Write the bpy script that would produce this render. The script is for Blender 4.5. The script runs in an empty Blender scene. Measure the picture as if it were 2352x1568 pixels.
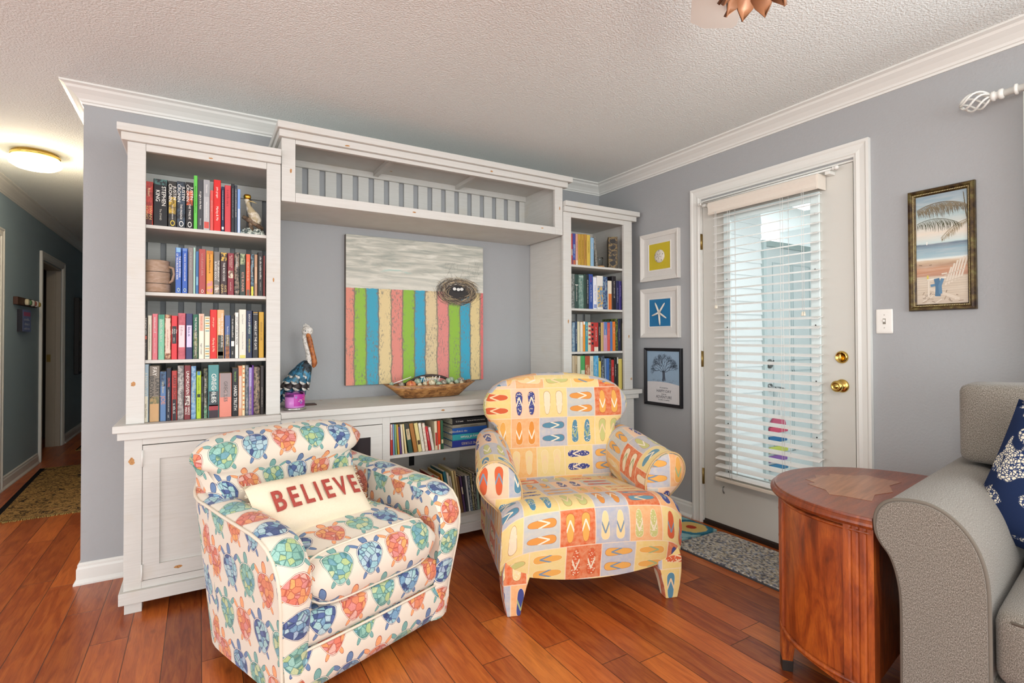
import bpy, bmesh, math, random
from mathutils import Vector, Matrix
random.seed(7)
PI = math.pi
SC = bpy.context.scene
COL = SC.collection
R = math.radians

# ------------------------------------------------------------------ camera, world, lights, exposure
def make_camera():
    yaw, pit, rol = 0.5434, 0.0130, -0.0033
    cy, sy, cp, sp = math.cos(yaw), math.sin(yaw), math.cos(pit), math.sin(pit)
    f = Vector((sy*cp, cy*cp, sp)); r = Vector((cy, -sy, 0)); u = r.cross(f)
    cr, sr = math.cos(rol), math.sin(rol)
    r2 = r*cr + u*sr; u2 = u*cr - r*sr
    m = Matrix((r2, u2, -f)).transposed().to_4x4()
    m.translation = Vector((-2.7396, -3.2359, 1.1637))
    cam = bpy.data.cameras.new('camera'); o = bpy.data.objects.new('camera', cam); COL.objects.link(o)
    o.matrix_world = m
    cam.sensor_width = 36; cam.sensor_fit = 'HORIZONTAL'; cam.lens = 36*1201.37/2352
    cam.shift_x = -(1185.18-1176)/2352; cam.shift_y = -(784-762.76)/2352
    cam.clip_start = 0.02
    SC.camera = o
make_camera()
SC.view_settings.view_transform = 'Standard'; SC.view_settings.look = 'None'
SC.view_settings.gamma = 1; SC.view_settings.exposure = 0.36
SC.view_settings.use_curve_mapping = False
W = bpy.data.worlds.new('world'); SC.world = W; W.use_nodes = True
WB = W.node_tree.nodes['Background']; WB.inputs[0].default_value = (0.93, 0.97, 1.0, 1); WB.inputs[1].default_value = 1.95
def area(name, loc, target, sx, sy, power, color):
    l = bpy.data.lights.new(name, 'AREA'); l.shape = 'RECTANGLE'; l.size = sx; l.size_y = sy; l.energy = power; l.color = color
    o = bpy.data.objects.new(name, l); COL.objects.link(o); o.location = loc
    o.rotation_euler = (Vector(target)-Vector(loc)).to_track_quat('-Z', 'Z').to_euler(); return o
def point(name, loc, power, color, r=0.05):
    l = bpy.data.lights.new(name, 'POINT'); l.energy = power; l.color = color; l.shadow_soft_size = r
    o = bpy.data.objects.new(name, l); COL.objects.link(o); o.location = loc; return o
area('daylight_side_window', (-0.08, -3.75, 1.45), (-3, -3.2, 1.0), 1.5, 1.3, 26, (0.85, 0.93, 1.0))
area('rear_fill_light', (-2.6, -6.2, 1.15), (-2.2, 0, 1.35), 3.6, 1.8, 54, (0.90, 0.97, 1.0))  # added fill light behind the camera for ceiling and walls, no window built there
area('left_fill_light', (-6.9, -2.6, 1.4), (0, -1.6, 1.2), 2.6, 1.5, 22, (0.95, 0.98, 1.0))  # fill light added at the open left side to brighten right wall and door
area('daylight_porch', (0.9, -1.6, 2.2), (0.8, -1.5, 0), 1.2, 1.6, 12, (0.97, 0.99, 1.0))

# ------------------------------------------------------------------ colours and node expressions
def lin(c): return c/12.92 if c <= 0.04045 else ((c+0.055)/1.055)**2.4
def hx(s, a=1.0):
    s = s.lstrip('#'); return tuple(lin(int(s[i:i+2], 16)/255) for i in (0, 2, 4)) + (a,)
class V:
    def __init__(s, g, k): s.g = g; s.k = k
    def _b(s, op, o, rev=False):
        return s.g.m(op, o, s) if rev else s.g.m(op, s, o)
    def __add__(s, o): return s._b('ADD', o)
    __radd__ = __add__
    def __sub__(s, o): return s._b('SUBTRACT', o)
    def __rsub__(s, o): return s._b('SUBTRACT', o, True)
    def __mul__(s, o): return s._b('MULTIPLY', o)
    __rmul__ = __mul__
    def __truediv__(s, o): return s._b('DIVIDE', o)
    def __rtruediv__(s, o): return s._b('DIVIDE', o, True)
    def __neg__(s): return s*-1.0
    def __abs__(s): return s.g.m('ABSOLUTE', s)
    def lt(s, o): return s.g.m('LESS_THAN', s, o)
    def gt(s, o): return s.g.m('GREATER_THAN', s, o)
    def floor(s): return s.g.m('FLOOR', s)
    def fract(s): return s.g.m('FRACT', s)
    def sin(s): return s.g.m('SINE', s)
    def pw(s, e): return s.g.m('POWER', s, e)
    def sqrt(s): return s.g.m('SQRT', s)
    def mx(s, o): return s.g.m('MAXIMUM', s, o)
    def mn(s, o): return s.g.m('MINIMUM', s, o)
    def mod(s, o): return s.g.m('FLOORED_MODULO', s, o)
class G:
    def __init__(s, name):
        s.mat = bpy.data.materials.new(name); s.mat.use_nodes = True; s.nt = s.mat.node_tree
        s.bsdf = s.nt.nodes['Principled BSDF']; s.tc = None
    def node(s, t): return s.nt.nodes.new(t)
    def put(s, inp, v):
        if isinstance(v, V): s.nt.links.new(v.k, inp)
        elif v is not None:
            inp.default_value = v
    def m(s, op, *a):
        n = s.node('ShaderNodeMath'); n.operation = op
        for i, v in enumerate(a): s.put(n.inputs[i], v)
        return V(s, n.outputs[0])
    def coord(s, which='Object'):
        if not s.tc: s.tc = s.node('ShaderNodeTexCoord')
        return V(s, s.tc.outputs[which])
    def sep(s, v):
        n = s.node('ShaderNodeSeparateXYZ'); s.put(n.inputs[0], v); return [V(s, o) for o in n.outputs]
    def vec(s, x, y, z=0.0):
        n = s.node('ShaderNodeCombineXYZ')
        for i, v in enumerate((x, y, z)): s.put(n.inputs[i], v)
        return V(s, n.outputs[0])
    def noise(s, vec, scale=5, detail=3, rough=0.5, dist=0):
        n = s.node('ShaderNodeTexNoise'); s.put(n.inputs['Vector'], vec); n.inputs['Scale'].default_value = scale
        n.inputs['Detail'].default_value = detail; n.inputs['Roughness'].default_value = rough; n.inputs['Distortion'].default_value = dist
        return V(s, n.outputs[0])
    def white(s, vec):
        n = s.node('ShaderNodeTexWhiteNoise'); n.noise_dimensions = '3D'; s.put(n.inputs['Vector'], vec); return V(s, n.outputs['Value'])
    def vor(s, vec, scale=5, feature='F1', out=0, rand=1.0):
        n = s.node('ShaderNodeTexVoronoi'); n.feature = feature; s.put(n.inputs['Vector'], vec)
        n.inputs['Scale'].default_value = scale; n.inputs['Randomness'].default_value = rand
        return V(s, n.outputs[out])
    def ramp(s, f, stops, const=False):
        n = s.node('ShaderNodeValToRGB'); s.put(n.inputs[0], f); cr = n.color_ramp
        cr.interpolation = 'CONSTANT' if const else 'LINEAR'
        while len(cr.elements) < len(stops): cr.elements.new(1.0)
        for e, (p, c) in zip(cr.elements, stops): e.position = p; e.color = hx(c) if isinstance(c, str) else c
        return V(s, n.outputs[0])
    def pal(s, f, cols): return s.ramp(f, [(i/len(cols), c) for i, c in enumerate(cols)], True)
    def mix(s, f, a, b, mode='MIX'):
        n = s.node('ShaderNodeMix'); n.data_type = 'RGBA'; n.blend_type = mode
        s.put(n.inputs[0], f)
        for i, v in ((6, a), (7, b)): s.put(n.inputs[i], hx(v) if isinstance(v, str) else v)
        return V(s, n.outputs[2])
    def sm(s, f, a, b):
        n = s.node('ShaderNodeMapRange'); s.put(n.inputs[0], f); n.inputs[1].default_value = a; n.inputs[2].default_value = b
        n.inputs[3].default_value = 0; n.inputs[4].default_value = 1; return V(s, n.outputs[0])
    def bump(s, h, strength=0.3, dist=0.002):
        n = s.node('ShaderNodeBump'); n.inputs['Strength'].default_value = strength; n.inputs['Distance'].default_value = dist
        s.put(n.inputs['Height'], h); s.nt.links.new(n.outputs[0], s.bsdf.inputs['Normal'])
    def done(s, color=None, rough=0.6, metal=0, spec=0.5, coat=0, coat_rough=0.1, sheen=0):
        b = s.bsdf.inputs
        if isinstance(color, str): color = hx(color)
        s.put(b['Base Color'], color); s.put(b['Roughness'], rough); s.put(b['Metallic'], metal)
        b['Specular IOR Level'].default_value = spec; b['Coat Weight'].default_value = coat; b['Coat Roughness'].default_value = coat_rough
        b['Sheen Weight'].default_value = sheen
        return s.mat
_flat = {}
def flat(c, rough=0.55, metal=0, spec=0.4, var=0.06):
    """plain paint / print colour with a slight mottling"""
    k = (c, rough, metal, var)
    if k not in _flat:
        g = G('paint_'+c.strip('#')); n = g.noise(g.coord(), 60, 2)
        a = hx(c); b = tuple(min(1, x*(1-var)) for x in a[:3])+(1,)
        _flat[k] = g.done(g.mix(n, a, b), rough, metal, spec)
    return _flat[k]
def art_mat(c1, c2, scale=90, thr=0.5, stretch=(1, 1, 1)):
    k = (c1, c2, scale, thr, stretch)
    if k not in _flat:
        g = G('print_'+c1.strip('#')); x, y, z = g.sep(g.coord())
        n = g.noise(g.vec(x*stretch[0], y*stretch[1], z*stretch[2]), scale, 4, 0.6)
        _flat[k] = g.done(g.mix(g.sm(n, thr-0.05, thr+0.05), hx(c1), hx(c2)), 0.5)
    return _flat[k]

def m_wall(name, c, bs=95, st=0.35):
    g = G(name); co = g.coord(); n = g.noise(co, bs, 3, 0.55)
    g.bump(n, st, 0.0035); return g.done(c, 0.62, spec=0.3)
M = {}
M['wall'] = m_wall('wall_paint_blue_grey', '#a4a5a6')
M['hallwall'] = m_wall('hall_paint_blue_grey', '#9aafba')
def m_ceiling():
    g = G('textured_ceiling_paint'); co = g.coord(); n = g.noise(co, 125, 2, 0.5, 0.3)
    g.bump(g.sm(n, 0.35, 0.65), 0.6, 0.0032); return g.done('#eaeeeb', 0.8, spec=0.2)
M['ceiling'] = m_ceiling()
def m_white(name, c, rough=0.35):
    g = G(name); n = g.noise(g.coord(), 25, 2); g.bump(n, 0.05, 0.001); return g.done(c, rough, spec=0.45)
M['trim'] = m_white('white_trim_paint', '#e0dfd9')
M['door'] = m_white('white_door_paint', '#d0cec6', 0.4)
M['blind'] = m_white('white_blind_vinyl', '#eceae6', 0.4)
def m_distress():
    g = G('distressed_white_paint'); x, y, z = g.sep(g.coord('Object'))
    streak = g.noise(g.vec(x*4.0, y*4.0, z*110.0), 1.6, 3, 0.6)
    streak2 = g.noise(g.vec(x*90.0, y*60.0, z*4.0), 1.4, 3, 0.6)
    big = g.noise(g.coord(), 7, 3)
    base = g.mix(g.sm(streak, 0.3, 0.75), hx('#d6d4ce'), hx('#ccc9c2'))
    base = g.mix(g.sm(big, 0.58, 0.75)*0.35, base, hx('#cfc4b2'))
    spots = g.vor(g.coord(), 3.1, 'F1', 0); mask = g.sm(spots + (g.noise(g.coord(), 60, 3)-0.5)*0.03, 0.036, 0.030)
    base = g.mix(mask*0.8, base, hx('#b98a55'))
    g.bump(streak*0.6+streak2*0.4, 0.16, 0.002)
    return g.done(base, 0.6, spec=0.3)
M['furn'] = m_distress()
def m_floor():
    g = G('cherry_hickory_planks'); x, y, z = g.sep(g.coord('Object'))
    w = 0.1225
    xs = (x + 1.75)/w; ix = xs.floor(); fx = xs.fract()
    r1 = g.white(g.vec(ix, 3.0, 1.0))
    L = 0.95
    ys = y/L + r1*7.31; iy = ys.floor(); fy = ys.fract()
    rid = g.white(g.vec(ix, iy, 5.0)); rid2 = g.white(g.vec(ix, iy, 9.0))
    grain = g.noise(g.vec(x*14.0 + rid*40.0, y*1.7 + rid2*30.0, rid), 3.2, 6, 0.62, 0.8)
    fine = g.noise(g.vec(x*260.0, y*9.0, rid*10.0), 1.0, 3, 0.6)
    c = g.ramp(grain, [(0.30, '#6e2f12'), (0.44, '#a04c1e'), (0.56, '#c26a2c'), (0.72, '#d98238')])
    c = g.mix(0.6, c, g.ramp(rid, [(0.0, '#5e2410'), (0.3, '#9a451b'), (0.6, '#c0642a'), (0.8, '#a9521f'), (1.0, '#d07a34')]), 'MIX')
    c = g.mix(g.sm(fine, 0.5, 0.8)*0.35, c, hx('#521f0c'))
    knots = g.sm(g.vor(g.vec(x*1.0, y*0.5, rid), 5.5, 'F1', 0), 0.09, 0.02)
    c = g.mix(knots*0.6, c, hx('#43200f'))
    ex = (fx.mn(1.0-fx))*w; ey = (fy.mn(1.0-fy))*L
    e = ex.mn(ey); groove = g.sm(e, 0.0022, 0.0006)
    c = g.mix(groove*0.8, c, hx('#2a1209'))
    hgt = grain*0.25 + fine*0.12 - groove*1.2
    g.bump(hgt, 0.35, 0.002)
    return g.done(c, 0.27 + fine*0.12, spec=0.5)
M['floor'] = m_floor()

def turtle_fabric():
    g = G('turtle_print_fabric'); u, v, _ = g.sep(g.coord('UV'))
    w, h = 0.118, 0.165
    row = (v/h).floor(); uu = u + row*w*0.5 + 0.02
    col = (uu/w).floor(); px = (uu/w).fract()*2.0-1.0; py = ((v/h).fract()*2.0-1.0)*(h/w)
    ax = abs(px)
    yy = (py+0.22)/0.92
    a = 0.80 + yy*0.13 - (yy*-1.0).mx(0.0)*0.22
    d = ((px/a).pw(2.0) if False else (ax/a).pw(2.2)) + abs(yy).pw(2.3)
    def ell(cx, cy, rx, ry, deg):
        c, s = math.cos(R(deg)), math.sin(R(deg)); X = ax-cx; Y = py-cy
        A = (X*c+Y*s)/rx; B = (Y*c-X*s)/ry
        return A*A+B*B
    head = ell(0.0, 1.0, 0.21, 0.34, 0)
    fl = ell(0.80, 0.74, 0.33, 0.13, 42); bk = ell(0.42, -1.08, 0.11, 0.24, 25)
    limb = head.mn(fl).mn(bk)
    vec = g.vec(u, v, 0.0)
    vc = g.vor(vec, 46, 'F1', 1, 0.8); vr = g.sep(vc)[0]; edge = g.vor(vec, 46, 'DISTANCE_TO_EDGE', 0, 0.8)
    scrib = g.noise(g.vec(u+v*0.35, v-u*0.2, 0.0), 330, 3, 0.75, 1.2)
    k = (col + row).mod(3.0)
    p1 = g.pal(vr, ['#dd8a66', '#e8a868', '#d98f88', '#e39a68', '#e3b3a4', '#d97c66'])
    p2 = g.pal(vr, ['#93bfad', '#b7c78a', '#78a5b0', '#9fcabd', '#86b3a3', '#c8cf9f'])
    p3 = g.pal(vr, ['#9cc5cc', '#5a6a9a', '#b5cfd4', '#7ea3bd', '#a8bacd', '#4d5a84', '#a9ccc9'])
    sh = g.mix(k.gt(0.5), g.mix(k.gt(1.5), p2, p3), p1) if False else g.mix(k.gt(1.5), g.mix(k.gt(0.5), p1, p2), p3)
    lb = g.mix(k.gt(1.5), g.mix(k.gt(0.5), hx('#f0a873'), hx('#7fada6')), hx('#6d86ab'))
    dark = g.mix(k.gt(1.5), g.mix(k.gt(0.5), hx('#a3483c'), hx('#3d6f6c')), hx('#2f3c63'))
    sh = g.mix(g.sm(edge, 0.07, 0.03)*0.75, sh, dark)
    sh = g.mix(g.sm(scrib, 0.50, 0.60)*0.42, sh, dark)
    lb = g.mix(g.sm(scrib, 0.5, 0.62)*0.45, lb, dark)
    base = hx('#e0d5c4')
    c = g.mix(limb.lt(1.15), base, dark); c = g.mix(limb.lt(0.86), c, lb)
    c = g.mix(d.lt(1.13), c, dark); c = g.mix(d.lt(1.06), c, hx('#efe6d6')); c = g.mix(d.lt(0.96), c, dark); c = g.mix(d.lt(0.90), c, sh)
    weave = g.noise(g.vec(u*500.0, v*120.0, 0.0), 1.0, 2) + g.noise(g.vec(u*120.0, v*500.0, 3.0), 1.0, 2)
    g.bump(weave, 0.25, 0.0012)
    return g.done(c, 0.85, spec=0.2, sheen=0.2)
M['turtle'] = turtle_fabric()
def sandal_fabric():
    g = G('flip_flop_print_fabric'); u, v, _ = g.sep(g.coord('UV'))
    s = 0.155
    row = (v/s).floor(); uu = u + g.white(g.vec(row, 7.0, 2.0))*s*0.9
    ix = (uu/s).floor(); cv = g.vec(ix, row, 0.0)
    r1 = g.white(cv); r2 = g.white(g.vec(ix, row, 3.3)); r3 = g.white(g.vec(ix, row, 6.1)); r4 = g.white(g.vec(ix, row, 9.7))
    X0 = (uu/s).fract()*2.0-1.0; Y0 = (v/s).fract()*2.0-1.0
    sw = r2.gt(0.62)
    X = X0*(1.0-sw)+Y0*sw; Y = Y0*(1.0-sw)+X0*sw*-1.0
    fl = (r4.gt(0.5))*2.0-1.0; Y = Y*fl
    paint = g.noise(g.vec(u, v, 0.0), 45, 4, 0.6)
    bg = g.pal(r1, ['#f2d78f', '#f4c27e', '#f0dc9c', '#f3b682', '#b3bcd6', '#f1d58a', '#c4ced8', '#dd6a3c', '#f2d0b8', '#f3dd9a', '#f0bb74', '#bcc3da'])
    bg = g.mix(g.sm(paint, 0.35, 0.7)*0.35, bg, hx('#f7e6bf'))
    sx = abs(X)-0.44; ax = abs(sx)
    wd = 0.255 + Y*0.075 - (1.0-Y*Y)*0.035
    d = (ax/wd).pw(2.0) + abs(Y/0.80).pw(4.5)
    sole = g.pal(r3, ['#e99a45', '#5d93b4', '#454f97', '#f3e8d0', '#cdd08c', '#efb45f', '#6a9db8', '#d9663f', '#f3dfae', '#e8a052'])
    dots = g.sm(g.vor(g.vec(u, v, 0.0), 110, 'F1', 0), 0.36, 0.30)
    sole = g.mix(dots*(r4.mod(0.5)).gt(0.30)*0.8, sole, hx('#f7eed8'))
    strap = abs(ax - (0.42-Y)*0.36).lt(0.045)*Y.lt(0.44)*Y.gt(-0.22)
    stc = g.pal(r4, ['#f6efe0', '#a9bb8c', '#f4d9b5', '#7f99b5', '#f1e7d3'])
    c = g.mix(d.lt(1.0)*0.9, bg, g.mix(r1.gt(0.5), hx('#f8ecd4'), hx('#b4602f')))
    c = g.mix(d.lt(0.88), c, sole); c = g.mix(strap*d.lt(1.02), c, stc)
    bd = abs(X0).mx(abs(Y0)).gt(0.972)
    c = g.mix(bd*0.7, c, hx('#f6e3cf'))
    c = g.mix(1.0, c, hx('#ece4d8'), 'MULTIPLY')
    weave = g.noise(g.vec(u*260.0, v*260.0, 0.0), 1.0, 2); g.bump(weave, 0.15, 0.001)
    return g.done(c, 0.8, spec=0.25, sheen=0.15)
M['sandal'] = sandal_fabric()
def tweed():
    g = G('grey_tweed_upholstery'); u, v, _ = g.sep(g.coord('UV')); vec = g.vec(u*560.0, v*280.0, 0.0)
    n = g.noise(vec, 1.0, 3, 0.7); n2 = g.noise(g.vec(u, v, 2.0), 12, 3)
    c = g.ramp(n, [(0.30, '#423c35'), (0.47, '#6d665c'), (0.56, '#878077'), (0.72, '#b0a99e')])
    c = g.mix(g.sm(n2, 0.4, 0.8)*0.18, c, hx('#6c6459')); g.bump(n, 0.6, 0.002)
    return g.done(c, 0.9, spec=0.15, sheen=0.2)
M['tweed'] = tweed()
def cream_cloth():
    g = G('cream_linen_cloth'); u, v, _ = g.sep(g.coord('Object')); n = g.noise(g.coord(), 300, 2)
    g.bump(n, 0.3, 0.001); return g.done(g.mix(n, hx('#ecdfc6'), hx('#dfd0b4')), 0.9, spec=0.15)
M['linen'] = cream_cloth()
def navy():
    g = G('navy_turtle_block_print'); u, v, _ = g.sep(g.coord('UV')); vec = g.vec(u, v, 0.0)
    a = g.vor(vec, 10.5, 'F1', 0); e = g.vor(vec, 120, 'DISTANCE_TO_EDGE', 0); n = g.noise(vec, 18, 2, 0.5, 0.6)
    leaf = g.sm(a + (n-0.5)*0.5, 0.50, 0.46)
    crk = g.sm(e, 0.13, 0.08)
    c = g.mix(leaf, hx('#1b2847'), g.mix(crk, hx('#d6cfba'), hx('#24345a')))
    g.bump(g.noise(vec, 600, 2), 0.3, 0.001); return g.done(c, 0.9, spec=0.15)
M['navy'] = navy()
def table_wood(name, top=False):
    g = G(name); x, y, z = g.sep(g.coord('Object'))
    if top: n = g.noise(g.vec(x*3.0, y*26.0, 0.0), 2.2, 5, 0.6, 0.3)*0.6+0.12
    else: n = g.noise(g.vec(x*9.0, y*9.0, z*2.2), 1.6, 6, 0.6, 1.6)
    p = g.noise(g.vec(x*120.0, y*120.0, z*30.0), 1.5, 3)
    c = g.ramp(n, [(0.28, '#5a220b'), (0.45, '#8a3c14'), (0.6, '#aa551d'), (0.78, '#bd6826')])
    c = g.mix(g.sm(p, 0.5, 0.8)*0.35, c, hx('#3d1708'))
    if top: c = g.mix(0.35, c, hx('#5a2a18'))
    return g.done(c, 0.30 + p*0.1, spec=0.5, coat=0.2, coat_rough=0.2)
M['cherry'] = table_wood('polished_cherry_side'); M['cherry_top'] = table_wood('polished_cherry_top', True)
M['cherry_dark'] = flat('#3f1a0f', 0.3); 
def inlay():
    g = G('lighter_walnut_inlay'); x, y, z = g.sep(g.coord('Object')); n = g.noise(g.vec(x*2.5, y*30.0, 0.0), 2.0, 5, 0.6, 0.3)
    return g.done(g.ramp(n, [(0.3, '#7a4a2d'), (0.55, '#966040'), (0.75, '#a8714c')]), 0.34, coat=0.2, coat_rough=0.2)
M['inlay'] = inlay()
M['brass'] = flat('#d8b766', 0.18, 1.0); M['brass_dull'] = flat('#a58d58', 0.35, 1.0)
M['steel'] = flat('#8d8d8d', 0.3, 1.0); M['silver'] = flat('#c9c7c4', 0.2, 1.0)
def glass(name, col='#ffffff', rough=0.0, ior=1.3):
    g = G(name); g.bsdf.inputs['Transmission Weight'].default_value = 1.0; g.bsdf.inputs['IOR'].default_value = ior
    return g.done(col, rough, spec=0.5)
M['glass'] = glass('clear_glass', '#fafefd', 0, 1.10); M['jar'] = glass('purple_glass', '#dcaee8', 0.02, 1.2); M['tumbler'] = glass('tumbler_glass', '#f4f8fa', 0.0, 1.3)
def emis(name, c, s):
    g = G(name); g.bsdf.inputs['Emission Color'].default_value = hx(c); g.bsdf.inputs['Emission Strength'].default_value = s
    return g.done(c, 0.4)
M['lampglow'] = emis('lit_ribbed_glass', '#fff0cf', 2.2)

# ------------------------------------------------------------------ mesh helpers
class MB:
    def __init__(s): s.v = []; s.f = []; s.mi = []; s.mats = []; s.cur = 0; s.sm = []; s.uvs = {}
    def mat(s, m):
        if m not in s.mats: s.mats.append(m)
        s.cur = s.mats.index(m); return s
    def add(s, vs, fs, smooth=False):
        b = len(s.v); s.v += [Vector(p) for p in vs]
        for f in fs: s.f.append([i+b for i in f]); s.mi.append(s.cur); s.sm.append(smooth)
        return b
    def box(s, x0, x1, y0, y1, z0, z1, M4=None):
        vs = [Vector((x, y, z)) for z in (z0, z1) for y in (y0, y1) for x in (x0, x1)]
        if M4: vs = [M4 @ p for p in vs]
        s.add(vs, [(0, 2, 3, 1), (4, 5, 7, 6), (0, 1, 5, 4), (2, 6, 7, 3), (0, 4, 6, 2), (1, 3, 7, 5)]); return s
    def loft(s, rings, caps=True, closed=True, smooth=True, loop=False):
        n = len(rings[0]); vs = [p for r in rings for p in r]; fs = []
        m = n if closed else n-1; k = len(rings)
        for i in range(k if loop else k-1):
            for j in range(m):
                a = i*n+j; b = i*n+(j+1) % n; c = ((i+1) % k)*n+(j+1) % n; d = ((i+1) % k)*n+j
                fs.append((a, b, c, d))
        base = s.add(vs, fs, smooth)
        if caps and closed and not loop:
            s.f.append([base+i for i in range(n)][::-1]); s.mi.append(s.cur); s.sm.append(False)
            s.f.append([base+(k-1)*n+i for i in range(n)]); s.mi.append(s.cur); s.sm.append(False)
        return s
    def lathe(s, prof, n=24, c=(0, 0, 0), M4=None, smooth=True, caps=True):
        rings = []
        for r, z in prof:
            ring = [Vector((c[0]+r*math.cos(2*PI*i/n), c[1]+r*math.sin(2*PI*i/n), c[2]+z)) for i in range(n)]
            if M4: ring = [M4 @ p for p in ring]
            rings.append(ring)
        return s.loft(rings, caps=caps, smooth=smooth)
    def tube(s, pts, r, n=8, caps=True, closed=False):
        pts = [Vector(p) for p in pts]; rings = []; k = len(pts)
        rr = r if isinstance(r, (list, tuple)) else [r]*k
        up = Vector((0, 0, 1)); prev = None
        for i, p in enumerate(pts):
            if closed: t = pts[(i+1) % k]-pts[i-1]
            else: t = pts[min(i+1, k-1)]-pts[max(i-1, 0)]
            t.normalize()
            if prev is None:
                a = t.cross(up)
                if a.length < 0.05: a = t.cross(Vector((1, 0, 0)))
            else: a = prev - t*prev.dot(t)
            a.normalize(); prev = a; b = t.cross(a)
            rings.append([p+(a*math.cos(2*PI*j/n)+b*math.sin(2*PI*j/n))*rr[i] for j in range(n)])
        return s.loft(rings, caps=caps and not closed, loop=closed)
    def prism(s, poly, fn, d0, d1, smooth=False):
        """poly: 2-D outline; fn(a, b, d) -> point"""
        n = len(poly); vs = [fn(a, b, d0) for a, b in poly]+[fn(a, b, d1) for a, b in poly]
        fs = [tuple(range(n))[::-1], tuple(range(n, 2*n))]
        s.add(vs, fs, False)
        s.add(vs, [(i, (i+1) % n, n+(i+1) % n, n+i) for i in range(n)], smooth); return s
    def rbox(s, cx, cy, cz, sx, sy, sz, r, n=10, bx=0, by=0, bz=0, fn=None, M4=None):
        hx_, hy, hz = sx/2, sy/2, sz/2; vs = []; fs = []; idx = {}
        def P(a, b, c):
            k = (a, b, c)
            if k in idx: return idx[k]
            p = Vector(((a/n*2-1)*hx_, (b/n*2-1)*hy, (c/n*2-1)*hz))
            # denser near the edges
            q = Vector((hx_*ease(a/n), hy*ease(b/n), hz*ease(c/n)))
            core = Vector((max(-hx_+r, min(hx_-r, q.x)), max(-hy+r, min(hy-r, q.y)), max(-hz+r, min(hz-r, q.z))))
            o = q-core
            if o.length > 1e-9: q = core+o.normalized()*r
            ux, uy, uz = q.x/hx_, q.y/hy, q.z/hz
            q = q+Vector((bx*ux*(1-uy*uy)*(1-uz*uz), by*uy*(1-ux*ux)*(1-uz*uz), bz*uz*(1-ux*ux)*(1-uy*uy)))
            if fn: q = fn(q, ux, uy, uz)
            q = q+Vector((cx, cy, cz))
            if M4: q = M4 @ q
            idx[k] = len(vs); vs.append(q); return idx[k]
        for a in range(n):
            for b in range(n):
                fs.append((P(a, b, 0), P(a, b+1, 0), P(a+1, b+1, 0), P(a+1, b, 0)))
                fs.append((P(a, b, n), P(a+1, b, n), P(a+1, b+1, n), P(a, b+1, n)))
                fs.append((P(a, 0, b), P(a+1, 0, b), P(a+1, 0, b+1), P(a, 0, b+1)))
                fs.append((P(a, n, b), P(a, n, b+1), P(a+1, n, b+1), P(a+1, n, b)))
                fs.append((P(0, a, b), P(0, a, b+1), P(0, a+1, b+1), P(0, a+1, b)))
                fs.append((P(n, a, b), P(n, a+1, b), P(n, a+1, b+1), P(n, a, b+1)))
        s.add(vs, fs, True); return s
    def build(s, name, mat=None, parent=None, bevel=0, uv=None, sub=0, uvoff=(0, 0), flat_=False):
        me = bpy.data.meshes.new(name); me.from_pydata([tuple(p) for p in s.v], [], s.f)
        mats = s.mats if s.mats else [mat]
        if mat is not None and not s.mats: mats = [mat]
        for m in mats: me.materials.append(m)
        for p, mi, sm in zip(me.polygons, s.mi, s.sm): p.material_index = mi if s.mats else 0; p.use_smooth = sm
        if uv:
            lay = me.uv_layers.new(name='UVMap'); 
            for p in me.polygons:
                nx, ny, nz = (abs(c) for c in p.normal)
                for li in p.loop_indices:
                    c = me.vertices[me.loops[li].vertex_index].co
                    if nz > 0.75*max(nx, ny) and nz > 0.5: q = (c.x, c.y)
                    elif nx > ny: q = (c.y, c.z)
                    else: q = (c.x, c.z)
                    lay.data[li].uv = (q[0]+uvoff[0], q[1]+uvoff[1])
        o = bpy.data.objects.new(name, me); COL.objects.link(o)
        if parent is not None: o.parent = parent
        bm = bmesh.new(); bm.from_mesh(me); bmesh.ops.recalc_face_normals(bm, faces=bm.faces); bm.to_mesh(me); bm.free()
        if bevel:
            b = o.modifiers.new('bevel', 'BEVEL'); b.width = bevel; b.segments = 2; b.limit_method = 'ANGLE'; b.angle_limit = R(50)
        if sub:
            q = o.modifiers.new('sub', 'SUBSURF'); q.levels = sub; q.render_levels = sub
        return o
def ease(t):
    t = t*2-1; return math.copysign(1-(1-abs(t))**1.5, t) if abs(t) < 1 else t
def tag(o, label, cat, group=None, kind=None):
    o['label'] = label; o['category'] = cat
    if group: o['group'] = group
    if kind: o['kind'] = kind
    return o
def struct(o): o['kind'] = 'structure'; return o
def thing(name, label, cat, loc=(0, 0, 0), rz=0, group=None, rot=None):
    o = bpy.data.objects.new(name, None); COL.objects.link(o); o.location = loc
    o.rotation_euler = rot if rot else (0, 0, rz); o.empty_display_size = 0.05
    return tag(o, label, cat, group)
def text(name, body, mat, size, loc, rot, parent=None, align='CENTER', ext=0.0002, shear=0, sx=1.0, spacing=1.0, fat=0):
    c = bpy.data.curves.new(name, 'FONT'); c.body = body; c.size = size; c.align_x = align; c.align_y = 'CENTER'; c.extrude = ext
    c.shear = shear; c.space_character = spacing; c.resolution_u = 3; c.offset = fat
    c.materials.append(mat); o = bpy.data.objects.new(name, c); COL.objects.link(o)
    me = bpy.data.meshes.new_from_object(o); bpy.data.objects.remove(o); bpy.data.curves.remove(c)
    if not me.materials: me.materials.append(mat)
    o = bpy.data.objects.new(name, me); COL.objects.link(o); o.location = loc; o.rotation_euler = rot; o.scale = (sx, 1, 1)
    if parent is not None: o.parent = parent
    return o
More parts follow.
